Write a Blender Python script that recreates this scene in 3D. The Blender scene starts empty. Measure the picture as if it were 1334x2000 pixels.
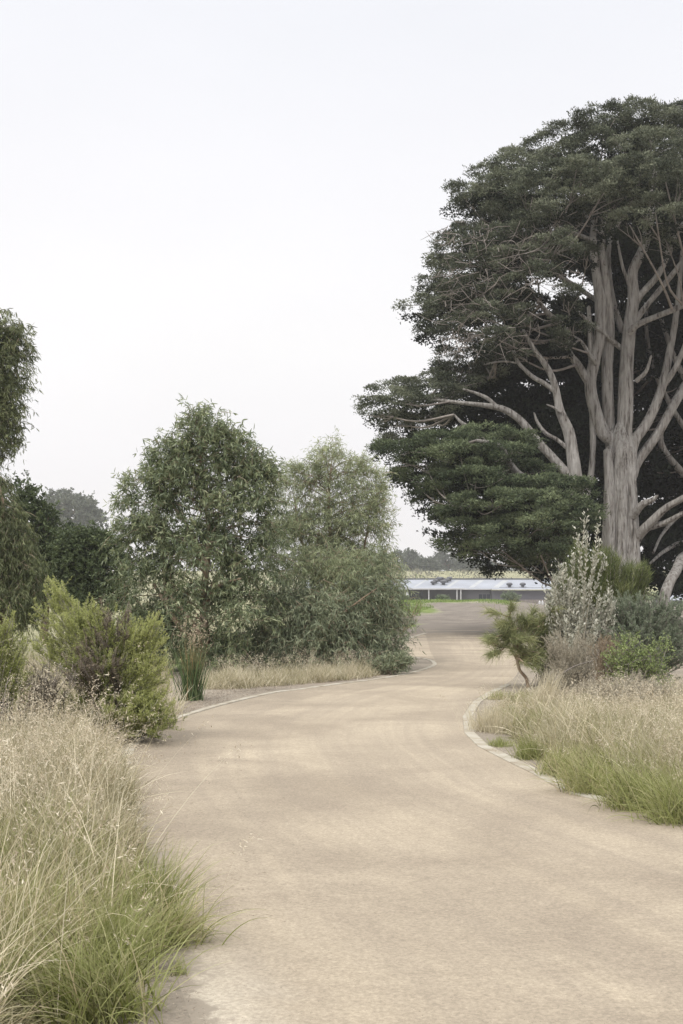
import bpy, math
import numpy as np
from math import radians as R, pi

S = bpy.context.scene
COL = S.collection

# ------------------------------------------------------------------ camera
F = 2400.0            # focal length in photo pixels (1334 x 2000)
HZ = 1165.0           # horizon row
CH = 1.6              # eye height
cd = bpy.data.cameras.new('camera')
cam = bpy.data.objects.new('camera', cd); COL.objects.link(cam)
cam.location = (0, 0, CH); cam.rotation_euler = (R(90), 0, 0)
cd.sensor_fit = 'VERTICAL'; cd.sensor_height = 36.0; cd.sensor_width = 24.0
cd.lens = 36.0 * F / 2000.0
cd.shift_y = (HZ - 1000.0) / 2000.0
cd.clip_start = 0.05; cd.clip_end = 3000
S.camera = cam

# ------------------------------------------------------------------ world, sun, exposure
SUN_EL, SUN_AZ = R(52), R(-35)
w = bpy.data.worlds.new('World'); S.world = w; w.use_nodes = True
nt = w.node_tree; nt.nodes.clear()
def wn(t): return nt.nodes.new(t)
out = wn('ShaderNodeOutputWorld')
tc = wn('ShaderNodeTexCoord'); sep = wn('ShaderNodeSeparateXYZ')
nt.links.new(tc.outputs['Generated'], sep.inputs[0])
ramp = wn('ShaderNodeValToRGB'); nt.links.new(sep.outputs['Z'], ramp.inputs[0])
e = ramp.color_ramp.elements
e[0].position = 0.0; e[0].color = (0.90, 0.875, 0.90, 1)
e[1].position = 1.0; e[1].color = (1.0, 1.0, 1.0, 1)
for p, c in ((0.10, (0.94, 0.92, 0.94, 1)), (0.20, (1.0, 0.985, 0.985, 1)), (0.33, (0.965, 0.96, 0.985, 1)), (0.43, (0.915, 0.925, 0.965, 1)), (0.6, (0.95, 0.97, 1.0, 1))):
    k = e.new(p); k.color = c
ns = wn('ShaderNodeTexNoise'); ns.inputs['Scale'].default_value = 2.2; ns.inputs['Detail'].default_value = 5
mp = wn('ShaderNodeMapping'); mp.inputs['Scale'].default_value = (1, 1, 2.6)
nt.links.new(tc.outputs['Generated'], mp.inputs[0]); nt.links.new(mp.outputs[0], ns.inputs['Vector'])
mr = wn('ShaderNodeMapRange'); mr.inputs[1].default_value = 0.3; mr.inputs[2].default_value = 0.7; mr.inputs[3].default_value = 0.985; mr.inputs[4].default_value = 1.05
nt.links.new(ns.outputs['Fac'], mr.inputs[0])
zb = wn('ShaderNodeMapRange'); zb.inputs[1].default_value = 0.45; zb.inputs[2].default_value = 1.0; zb.inputs[3].default_value = 1.0; zb.inputs[4].default_value = 2.5
nt.links.new(sep.outputs['Z'], zb.inputs[0])
mm = wn('ShaderNodeMath'); mm.operation = 'MULTIPLY'
nt.links.new(mr.outputs[0], mm.inputs[0]); nt.links.new(zb.outputs[0], mm.inputs[1])
bg1 = wn('ShaderNodeBackground'); nt.links.new(ramp.outputs[0], bg1.inputs[0]); nt.links.new(mm.outputs[0], bg1.inputs[1])
sky = wn('ShaderNodeTexSky'); sky.sky_type = 'NISHITA'; sky.sun_disc = False
sky.sun_elevation = SUN_EL; sky.sun_rotation = SUN_AZ; sky.dust_density = 3.0
bg2 = wn('ShaderNodeBackground'); bg2.inputs[1].default_value = 0.12
nt.links.new(sky.outputs[0], bg2.inputs[0])
mx = wn('ShaderNodeMixShader'); mx.inputs[0].default_value = 0.06
nt.links.new(bg1.outputs[0], mx.inputs[1]); nt.links.new(bg2.outputs[0], mx.inputs[2])
nt.links.new(mx.outputs[0], out.inputs['Surface'])

ld = bpy.data.lights.new('sun', 'SUN'); ld.energy = 2.1; ld.angle = R(18); ld.color = (1.0, 0.965, 0.91)
sun = bpy.data.objects.new('sun', ld); COL.objects.link(sun)
# light comes from behind-left of the camera, high up
sun.rotation_euler = (R(90) - SUN_EL, 0, R(-35))
sun.location = (-10, -10, 40)

S.view_settings.view_transform = 'Standard'; S.view_settings.look = 'None'
S.view_settings.exposure = 0.0; S.view_settings.gamma = 1.0
cy = S.cycles
cy.max_bounces = 6; cy.diffuse_bounces = 3; cy.glossy_bounces = 2; cy.transmission_bounces = 3
cy.volume_bounces = 1; cy.transparent_max_bounces = 8; cy.use_denoising = True
cy.caustics_reflective = False; cy.caustics_refractive = False

# ------------------------------------------------------------------ helpers
def P(px, py, d):
    return np.array([(px - 667) / F * d, d, CH - (py - HZ) / F * d])
def G(px, py):
    d = F * CH / (py - HZ)
    return np.array([(px - 667) / F * d, d])

class MB:
    def __init__(s): s.V = []; s.A = []; s.Q = []; s.T = []; s.n = 0
    def add(s, v, quads=None, tris=None, val=0.5, smooth=False, mat=0):
        v = np.asarray(v, np.float32).reshape(-1, 3)
        s.V.append(v); s.A.append(np.broadcast_to(np.asarray(val, np.float32), (len(v),)).copy())
        for lst, f, k in ((s.Q, quads, 4), (s.T, tris, 3)):
            if f is not None and len(f):
                f = np.asarray(f, np.int64).reshape(-1, k) + s.n
                lst.append((f, smooth, mat))
        s.n += len(v)
    def build(s, name, mats, parent=None, loc=None):
        me = bpy.data.meshes.new(name)
        V = np.concatenate(s.V); A = np.concatenate(s.A)
        loops, tot, sm, mi = [], [], [], []
        for lst, k in ((s.Q, 4), (s.T, 3)):
            for f, smooth, mat in lst:
                loops.append(f.ravel()); tot.append(np.full(len(f), k)); sm.append(np.full(len(f), smooth)); mi.append(np.full(len(f), mat))
        loops = np.concatenate(loops); tot = np.concatenate(tot); sm = np.concatenate(sm); mi = np.concatenate(mi)
        off = np.array(loc if loc is not None else (0, 0, 0), np.float32)
        V = V - off
        me.vertices.add(len(V)); me.vertices.foreach_set('co', V.ravel())
        me.loops.add(len(loops)); me.loops.foreach_set('vertex_index', loops.astype(np.int32))
        me.polygons.add(len(tot))
        st = np.concatenate([[0], np.cumsum(tot)[:-1]]).astype(np.int32)
        me.polygons.foreach_set('loop_start', st)
        me.polygons.foreach_set('use_smooth', sm.astype(bool))
        me.polygons.foreach_set('material_index', mi.astype(np.int32))
        me.update(calc_edges=True)
        at = me.attributes.new('v', 'FLOAT', 'POINT'); at.data.foreach_set('value', A)
        for m in (mats if isinstance(mats, (list, tuple)) else [mats]): me.materials.append(m)
        o = bpy.data.objects.new(name, me); COL.objects.link(o)
        o.location = off
        if parent is not None:
            o.parent = parent
            o.location = off - np.array(parent.location) if loc is not None else -np.array(parent.location)
        return o

def empty(name, loc):
    o = bpy.data.objects.new(name, None); COL.objects.link(o); o.location = tuple(float(q) for q in loc); return o
def tag(o, label, cat=None, group=None, kind=None):
    o['label'] = label
    if cat: o['category'] = cat
    if group: o['group'] = group
    if kind: o['kind'] = kind
    return o

def nrm(a): return a / np.maximum(np.linalg.norm(a, axis=-1, keepdims=True), 1e-9)
def rsph(rg, n): return nrm(rg.normal(size=(n, 3)))

def catmull(pts, per=6):
    P_ = np.asarray(pts, float)
    if len(P_) < 2: return P_
    Q = np.vstack([2 * P_[0] - P_[1], P_, 2 * P_[-1] - P_[-2]])
    o = []
    for i in range(1, len(Q) - 2):
        p0, p1, p2, p3 = Q[i - 1:i + 3]
        for t in np.linspace(0, 1, per, endpoint=False):
            o.append(0.5 * ((2 * p1) + (-p0 + p2) * t + (2 * p0 - 5 * p1 + 4 * p2 - p3) * t * t + (-p0 + 3 * p1 - 3 * p2 + p3) * t ** 3))
    o.append(P_[-1]); return np.array(o)

def tube(mb, pts, rad, sides=8, per=5, flute=0.0, rg=None, val=0.5, mat=0, wob=0.0):
    """smooth tapering tube through pts (with one radius per point)"""
    pr = np.hstack([np.asarray(pts, float), np.asarray(rad, float).reshape(-1, 1)])
    c = catmull(pr, per) if per > 1 and len(pr) > 1 else pr
    p, r = c[:, :3], np.maximum(c[:, 3], 0.0008)
    if wob and rg is not None:
        nz = rg.normal(size=p.shape) * wob * r[:, None]; nz[0] = 0; p = p + nz
    n = len(p)
    t = nrm(np.gradient(p, axis=0))
    u = np.cross(t[0], (0, 1, 0.01)); u = u / np.linalg.norm(u)
    ang = np.linspace(0, 2 * pi, sides, endpoint=False)
    ph = rg.uniform(0, 6, 4) if rg is not None else np.zeros(4)
    V = np.zeros((n, sides, 3))
    for i in range(n):
        u = u - t[i] * np.dot(u, t[i]); u /= max(np.linalg.norm(u), 1e-9)
        b = np.cross(t[i], u)
        rr = np.full(sides, r[i])
        if flute:
            s = i / max(per, 1)
            rr = rr * (1 + flute * (np.sin(3 * ang + ph[0] + s * .5) * .6 + np.sin(5 * ang + ph[1] - s * .4) * .5 + np.sin(9 * ang + ph[2] + .3 * s) * .35 + (rg.normal(size=sides) * .12 if rg is not None else 0)))
        V[i] = p[i] + (np.cos(ang)[:, None] * u + np.sin(ang)[:, None] * b) * rr[:, None]
    idx = np.arange(n * sides).reshape(n, sides)
    q = np.stack([idx[:-1], np.roll(idx[:-1], -1, 1), np.roll(idx[1:], -1, 1), idx[1:]], -1).reshape(-1, 4)
    V = np.vstack([V.reshape(-1, 3), p[-1:] + t[-1:] * r[-1]])
    tip = n * sides
    tr = np.stack([idx[-1], np.roll(idx[-1], -1), np.full(sides, tip)], -1)
    mb.add(V, q, tr, val, True, mat)

KITE = (np.array([(0, 0, 0), (.45, .5, .06), (1, 0, 0), (.45, -.5, .06)], float), np.array([(0, 3, 2, 1)]), None)
LANCE = (np.array([(0, 0, 0), (.3, .42, .02), (.3, -.42, .02), (.68, .34, -.03), (.68, -.34, -.03), (1, 0, -.12)], float),
         np.array([(1, 2, 4, 3)]), np.array([(0, 2, 1), (3, 4, 5)]))
OVAL = (np.array([(0, 0, 0), (.35, .4, .05), (.35, -.4, .05), (.8, .42, 0), (.8, -.42, 0), (1, 0, -.05)], float),
        np.array([(1, 2, 4, 3)]), np.array([(0, 2, 1), (3, 4, 5)]))

def scatter(mb, tmpl, pos, dr, L, W, rg, val, mat=0, roll=None):
    n = len(pos); tv, tq, tt = tmpl
    d = nrm(np.asarray(dr, float))
    r = roll if roll is not None else rsph(rg, n)
    s = nrm(np.cross(d, r)); nn = np.cross(s, d)
    L = np.broadcast_to(L, (n,))[:, None, None]; W = np.broadcast_to(W, (n,))[:, None, None]
    V = pos[:, None, :] + d[:, None, :] * tv[None, :, 0:1] * L + s[:, None, :] * tv[None, :, 1:2] * W + nn[:, None, :] * tv[None, :, 2:3] * L
    k = len(tv); base = (np.arange(n) * k)[:, None, None]
    q = (tq[None] + base).reshape(-1, 4) if tq is not None else None
    t = (tt[None] + base).reshape(-1, 3) if tt is not None else None
    mb.add(V, q, t, np.repeat(np.broadcast_to(val, (n,)), k), False, mat)

def blades(mb, pos, d0, L, W, droop, rg, val, segs=4, mat=0, taper=1.0):
    """ribbons that leave pos along d0 and bend over under their own weight"""
    n = len(pos); L = np.broadcast_to(L, (n,)); W = np.broadcast_to(W, (n,)); droop = np.broadcast_to(droop, (n,))
    d = nrm(d0); hz = nrm(d * (1, 1, 0) + rg.normal(size=(n, 3)) * (.02, .02, 0))
    side = nrm(np.cross(d, rsph(rg, n)))
    rows = []
    p = pos.copy(); cur = d.copy()
    for i in range(segs + 1):
        s = i / segs
        wd = W * (1 - s ** 1.6) * .5 * taper + W * .05
        rows.append(p - side * wd[:, None]); rows.append(p + side * wd[:, None])
        cur = nrm(cur + (hz * .35 - np.array([0, 0, 1.0])) * (droop * (0.35 + 1.1 * s) / segs)[:, None])
        p = p + cur * (L / segs)[:, None]
    V = np.stack(rows, 1)
    k = 2 * (segs + 1)
    f = np.array([(2 * i, 2 * i + 1, 2 * i + 3, 2 * i + 2) for i in range(segs)])
    q = (f[None] + (np.arange(n) * k)[:, None, None]).reshape(-1, 4)
    mb.add(V, q, None, np.repeat(np.broadcast_to(val, (n,)), k), False, mat)
    return p, cur

# ------------------------------------------------------------------ materials
def lin(c): return tuple(((x / 255) / 12.92 if x / 255 <= .04045 else ((x / 255 + .055) / 1.055) ** 2.4) for x in c)
def newmat(name):
    m = bpy.data.materials.new(name); m.use_nodes = True; n = m.node_tree; n.nodes.clear()
    o = n.nodes.new('ShaderNodeOutputMaterial'); return m, n, o
def leafmat(name, cols, trans=.25, rough=.6, spec=.25):
    """cols: list of (pos, linear rgb), driven by the per-leaf attribute v"""
    m, n, o = newmat(name)
    at = n.nodes.new('ShaderNodeAttribute'); at.attribute_name = 'v'
    rp = n.nodes.new('ShaderNodeValToRGB'); n.links.new(at.outputs['Fac'], rp.inputs[0])
    el = rp.color_ramp.elements
    while len(el) < len(cols): el.new(.5)
    for i, (p_, c) in enumerate(cols): el[i].position = p_; el[i].color = (*c, 1)
    b = n.nodes.new('ShaderNodeBsdfPrincipled'); b.inputs['Roughness'].default_value = rough
    b.inputs['Specular IOR Level'].default_value = spec
    n.links.new(rp.outputs[0], b.inputs['Base Color'])
    t = n.nodes.new('ShaderNodeBsdfTranslucent'); n.links.new(rp.outputs[0], t.inputs[0])
    x = n.nodes.new('ShaderNodeMixShader'); x.inputs[0].default_value = trans
    n.links.new(b.outputs[0], x.inputs[1]); n.links.new(t.outputs[0], x.inputs[2]); n.links.new(x.outputs[0], o.inputs[0])
    return m
def noisemat(name, cols, scale=5.0, detail=6, rough=.9, bump=.3, bscale=None, stretch=(1, 1, 1), spec=.2, bdist=.02):
    m, n, o = newmat(name)
    tc = n.nodes.new('ShaderNodeTexCoord'); mp = n.nodes.new('ShaderNodeMapping'); mp.inputs['Scale'].default_value = stretch
    n.links.new(tc.outputs['Object'], mp.inputs[0])
    nz = n.nodes.new('ShaderNodeTexNoise'); nz.inputs['Scale'].default_value = scale; nz.inputs['Detail'].default_value = detail
    nz.inputs['Roughness'].default_value = .65
    n.links.new(mp.outputs[0], nz.inputs['Vector'])
    rp = n.nodes.new('ShaderNodeValToRGB'); n.links.new(nz.outputs['Fac'], rp.inputs[0])
    el = rp.color_ramp.elements
    while len(el) < len(cols): el.new(.5)
    for i, (p_, c) in enumerate(cols): el[i].position = p_; el[i].color = (*c, 1)
    b = n.nodes.new('ShaderNodeBsdfPrincipled'); b.inputs['Roughness'].default_value = rough; b.inputs['Specular IOR Level'].default_value = spec
    n.links.new(rp.outputs[0], b.inputs['Base Color'])
    if bump:
        n2 = n.nodes.new('ShaderNodeTexNoise'); n2.inputs['Scale'].default_value = bscale or scale * 4; n2.inputs['Detail'].default_value = 5
        n.links.new(mp.outputs[0], n2.inputs['Vector'])
        bp = n.nodes.new('ShaderNodeBump'); bp.inputs['Strength'].default_value = bump; bp.inputs['Distance'].default_value = bdist
        n.links.new(n2.outputs['Fac'], bp.inputs['Height']); n.links.new(bp.outputs[0], b.inputs['Normal'])
    n.links.new(b.outputs[0], o.inputs[0])
    return m

M = {}
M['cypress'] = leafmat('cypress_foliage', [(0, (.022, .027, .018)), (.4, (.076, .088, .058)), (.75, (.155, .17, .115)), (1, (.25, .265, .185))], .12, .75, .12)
M['cypress_green'] = leafmat('cypress_skirt_foliage', [(0, (.02, .032, .016)), (.4, (.062, .082, .046)), (.75, (.122, .15, .08)), (1, (.20, .235, .13))], .12, .75, .12)
M['cypress_dark'] = leafmat('cypress_shaded_foliage', [(0, (.010, .013, .009)), (.5, (.022, .029, .019)), (1, (.042, .052, .032))], .08, .8, .08)  # darkened foliage colour, painting shade inside and behind the crowns
M['bark_cypress'] = noisemat('cypress_bark', [(.36, (.10, .088, .076)), (.43, (.30, .275, .25)), (.56, (.46, .435, .405)), (.8, (.62, .595, .56))], 2.6, 12, .95, 1.0, 7, (3.2, 3.2, .4), .1, .2)
M['twig_grey'] = noisemat('grey_twigs', [(.3, (.17, .15, .135)), (.7, (.32, .285, .255))], 3, 3, .95, 0)
M['bark_gum'] = noisemat('gum_bark', [(.3, (.14, .10, .07)), (.5, (.30, .225, .16)), (.7, (.46, .39, .30))], 4, 6, .85, .3, 9, (1, 1, .4))
M['gum_a'] = leafmat('broad_gum_leaves', [(0, (.040, .065, .028)), (.5, (.15, .185, .095)), (.8, (.27, .31, .165)), (1, (.44, .47, .27))], .3, .42, .5)
M['gum_b'] = leafmat('fine_gum_leaves', [(0, (.09, .11, .06)), (.5, (.235, .27, .15)), (1, (.48, .51, .30))], .32, .5, .4)
M['gum_c'] = leafmat('drooping_wattle_leaves', [(0, (.055, .075, .042)), (.5, (.17, .20, .12)), (1, (.38, .41, .26))], .28, .5, .4)
M['weeping'] = leafmat('weeping_gum_leaves', [(0, (.04, .055, .022)), (.5, (.125, .145, .062)), (1, (.27, .29, .14))], .25, .5, .35)
M['darkbush'] = leafmat('dark_evergreen_leaves', [(0, (.03, .045, .02)), (.5, (.075, .10, .045)), (1, (.16, .195, .09))], .2, .6, .25)
M['hazytree'] = leafmat('far_gum_leaves', [(0, (.06, .07, .055)), (.5, (.12, .135, .105)), (1, (.21, .225, .18))], .15, .8, .1)
M['melaleuca'] = leafmat('paperbark_needles', [(0, (.07, .09, .022)), (.5, (.28, .31, .10)), (1, (.54, .56, .24))], .35, .6, .2)
M['mel_dark'] = leafmat('paperbark_spent_flowers', [(0, (.09, .08, .05)), (.5, (.24, .20, .15)), (1, (.42, .36, .28))], .2, .8, .1)
M['silver'] = leafmat('silver_leaves', [(0, (.13, .14, .095)), (.5, (.33, .33, .26)), (1, (.68, .66, .57))], .2, .6, .25)
M['needle'] = leafmat('pale_green_needles', [(0, (.12, .14, .06)), (.5, (.30, .32, .15)), (1, (.52, .50, .28))], .3, .6, .2)
M['needle_dk'] = leafmat('green_needles', [(0, (.06, .08, .03)), (.5, (.17, .20, .08)), (1, (.38, .39, .18))], .3, .6, .2)
M['greygreen'] = leafmat('grey_green_leaves', [(0, (.07, .095, .055)), (.5, (.19, .225, .15)), (1, (.36, .40, .29))], .25, .7, .15)
M['brightgreen'] = leafmat('bright_green_leaves', [(0, (.08, .11, .035)), (.5, (.21, .26, .10)), (1, (.38, .44, .19))], .35, .55, .3)
M['redtwig'] = leafmat('reddish_twigs', [(0, (.16, .12, .075)), (.5, (.30, .235, .16)), (1, (.40, .30, .22))], .15, .8, .1)
M['greytwig'] = leafmat('dry_grey_twigs', [(0, (.20, .175, .13)), (.5, (.38, .34, .265)), (1, (.56, .51, .41))], .15, .8, .1)
M['drygrass'] = leafmat('dry_grass', [(0, (.14, .13, .06)), (.25, (.29, .27, .15)), (.6, (.49, .435, .30)), (1, (.78, .71, .55))], .3, .7, .15)
M['greengrass'] = leafmat('green_grass', [(0, (.08, .075, .03)), (.25, (.23, .255, .075)), (.5, (.37, .385, .17)), (.72, (.47, .43, .25)), (1, (.66, .56, .36))], .35, .6, .2)
M['seed'] = leafmat('seed_heads', [(0, (.36, .29, .20)), (.5, (.62, .54, .41)), (1, (.86, .79, .64))], .3, .8, .1)
M['straw'] = leafmat('coarse_straw', [(0, (.34, .28, .17)), (.5, (.56, .49, .33)), (1, (.80, .72, .54))], .2, .7, .15)
M['reed'] = leafmat('reed_leaves', [(0, (.03, .055, .018)), (.6, (.12, .17, .07)), (.9, (.20, .25, .11)), (1, (.36, .24, .12))], .2, .5, .3)
M['litter'] = leafmat('leaf_litter', [(0, (.10, .075, .055)), (.5, (.28, .22, .165)), (1, (.52, .45, .36))], .05, .9, .1)
M['turf'] = leafmat('short_turf', [(0, (.10, .16, .04)), (.5, (.20, .28, .08)), (1, (.33, .38, .14))], .3, .7, .1)
M['kerb'] = noisemat('kerb_concrete', [(.34, (.26, .215, .16)), (.46, (.34, .30, .235)), (.56, (.40, .365, .30)), (.8, (.46, .43, .37))], 3.2, 12, .9, .25, 60, spec=.2, bdist=.004)

# ------------------------------------------------------------------ ground, path, kerbs
def smooth(a, b, x): t = np.clip((x - a) / (b - a), 0, 1); return t * t * (3 - 2 * t)
def gz(x, y):
    x = np.asarray(x, float); y = np.asarray(y, float)
    px = 667 + x / np.maximum(y, 1) * F
    H = 1.14 - .62 * smooth(960, 1090, px)
    up = smooth(62, 128, y) * H
    down = smooth(138, 200, y)
    z = up * (1 - down) - .55 * down
    hill = smooth(275, 390, y) * 10.2 + smooth(400, 800, y) * 5
    rough = smooth(50, 70, y) * .05 * (np.sin(x * .9 + y * .23) + np.sin(x * .37 - y * .41 + 1) + .6 * np.sin(x * 2.1 + 1.3 * y))
    return z + hill + rough * (1 - smooth(200, 260, y))

def axis(segs):
    a = []
    for lo, hi, st in segs: a.append(np.arange(lo, hi, st))
    a.append(np.array([segs[-1][1]])); return np.concatenate(a)
gx = axis([(-900, -300, 100), (-300, -60, 12), (-60, -16, 2), (-16, 40, .7), (40, 90, 2.5), (90, 300, 15), (300, 900, 100)])
gy = axis([(-60, 0, 6), (0, 30, 1), (30, 60, .7), (60, 150, 1), (150, 420, 6), (420, 1000, 40)])
X, Y = np.meshgrid(gx, gy); Z = gz(X, Y)
gm = MB()
idx = np.arange(X.size).reshape(X.shape)
q = np.stack([idx[:-1, :-1], idx[:-1, 1:], idx[1:, 1:], idx[1:, :-1]], -1).reshape(-1, 4)
# v: 0 mulch / dry bed ... .35 graded grey soil ... .7 green turf ... 1 pale dry paddock
pxs = 667 + X / np.maximum(Y, 1) * F
wob = np.sin(X * .8 + 1) * 4 + np.sin(Y * .2 + X * .3) * 5
soil = smooth(44, 60, Y) * (1 - smooth(225, 300, Y))
edge = 1000 + wob * 3
turf = smooth(112, 122, Y + wob * .6) * (1 - smooth(-20, 20, pxs - edge)) * (1 - smooth(160, 200, Y))
turf = np.maximum(turf, smooth(80, 96, Y + wob) * (1 - smooth(-12, 12, pxs - 836 - wob * 3)) * (1 - smooth(160, 200, Y)))
turf = np.maximum(turf, (1 - smooth(0, 6, np.abs(Y - 66))) * (1 - smooth(-8, 10, pxs - 828)))
left = (1 - smooth(640, 760, pxs)) * smooth(20, 34, Y)
dry = np.maximum(smooth(265, 330, Y), left)
v = .35 * soil; v = v * (1 - turf) + .7 * turf; v = np.where(dry > 0, v * (1 - dry) + 1.0 * dry, v)
gm.add(np.stack([X, Y, Z], -1), q, None, v.ravel(), True)
m, n, o = newmat('ground_soil')
at = n.nodes.new('ShaderNodeAttribute'); at.attribute_name = 'v'
tc = n.nodes.new('ShaderNodeTexCoord')
n1 = n.nodes.new('ShaderNodeTexNoise'); n1.inputs['Scale'].default_value = .55; n1.inputs['Detail'].default_value = 10; n1.inputs['Roughness'].default_value = .7
n2 = n.nodes.new('ShaderNodeTexNoise'); n2.inputs['Scale'].default_value = 22; n2.inputs['Detail'].default_value = 8; n2.inputs['Roughness'].default_value = .75
for a in (n1, n2): n.links.new(tc.outputs['Object'], a.inputs['Vector'])
ad = n.nodes.new('ShaderNodeMath'); ad.operation = 'MULTIPLY_ADD'; ad.inputs[1].default_value = .16; n.links.new(n1.outputs['Fac'], ad.inputs[0])
sb = n.nodes.new('ShaderNodeMath'); sb.operation = 'SUBTRACT'; sb.inputs[1].default_value = .08; n.links.new(at.outputs['Fac'], sb.inputs[0])
n.links.new(sb.outputs[0], ad.inputs[2])
rp = n.nodes.new('ShaderNodeValToRGB'); n.links.new(ad.outputs[0], rp.inputs[0])
el = rp.color_ramp.elements
cs = [(.0, (.29, .25, .20)), (.22, (.25, .21, .175)), (.36, (.205, .178, .15)), (.5, (.25, .235, .165)), (.66, (.15, .19, .06)), (.78, (.20, .235, .085)), (1, (.30, .285, .175))]
while len(el) < len(cs): el.new(.5)
for i, (p_, c) in enumerate(cs): el[i].position = p_; el[i].color = (*c, 1)
mv = n.nodes.new('ShaderNodeMapRange'); mv.inputs[1].default_value = .3; mv.inputs[2].default_value = .7; mv.inputs[3].default_value = .62; mv.inputs[4].default_value = 1.3
n.links.new(n2.outputs['Fac'], mv.inputs[0])
m3 = n.nodes.new('ShaderNodeMapRange'); m3.inputs[1].default_value = .35; m3.inputs[2].default_value = .65; m3.inputs[3].default_value = .74; m3.inputs[4].default_value = 1.22; n.links.new(n1.outputs['Fac'], m3.inputs[0])
m4 = n.nodes.new('ShaderNodeMath'); m4.operation = 'MULTIPLY'; n.links.new(mv.outputs[0], m4.inputs[0]); n.links.new(m3.outputs[0], m4.inputs[1])
mc = n.nodes.new('ShaderNodeVectorMath'); mc.operation = 'SCALE'; n.links.new(rp.outputs[0], mc.inputs[0]); n.links.new(m4.outputs[0], mc.inputs['Scale'])
b = n.nodes.new('ShaderNodeBsdfPrincipled'); b.inputs['Roughness'].default_value = .95; b.inputs['Specular IOR Level'].default_value = .1
n.links.new(mc.outputs[0], b.inputs['Base Color'])
bp = n.nodes.new('ShaderNodeBump'); bp.inputs['Strength'].default_value = .6; bp.inputs['Distance'].default_value = .03
n.links.new(n2.outputs['Fac'], bp.inputs['Height']); n.links.new(bp.outputs[0], b.inputs['Normal']); n.links.new(b.outputs[0], o.inputs[0])
M['ground'] = m
go = gm.build('ground', M['ground']); tag(go, 'brown mulched soil and far graded earth around the track', kind='structure')

Lp = [(.3, 2), (-.1, 3), (-.56, 4.6), (-.9, 6.2), (-1.3, 8), (-1.75, 10), (-2.12, 12.4), (-2.24, 15.06), tuple(G(400, 1388)), tuple(G(540, 1353)), tuple(G(650, 1338)), tuple(G(780, 1320)), tuple(G(845, 1300)), tuple(G(835, 1270)), tuple(G(825, 1236)), (4.0, 66)]
Rp = [(5.3, 2), (4.8, 3), (4.1, 4.6), (3.4, 6.4), (2.75, 8), tuple(G(1110, 1545)), tuple(G(1045, 1510)), tuple(G(940, 1460)), tuple(G(904, 1412)), tuple(G(922, 1371)), tuple(G(958, 1350)), tuple(G(1003, 1325)), tuple(G(1016, 1295)), tuple(G(1010, 1265)), tuple(G(1010, 1240)), (10.5, 66)]
Lc = catmull(np.array(Lp), 10); Rc = catmull(np.array(Rp), 10)
NS, NC = len(Lc), 25
t = np.linspace(0, 1, NC)
PG = Lc[:, None, :] * (1 - t)[None, :, None] + Rc[:, None, :] * t[None, :, None]
zz = gz(PG[..., 0], PG[..., 1]) + .006 - .005 * (np.abs(t[None, :] - .5) > .49) + .02 * smooth(50, 58, PG[..., 1])
pm = MB(); idx = np.arange(NS * NC).reshape(NS, NC)
q = np.stack([idx[:-1, :-1], idx[:-1, 1:], idx[1:, 1:], idx[1:, :-1]], -1).reshape(-1, 4)
pm.add(np.concatenate([PG, zz[..., None]], -1), q, None, np.tile(t, NS), True)

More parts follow.
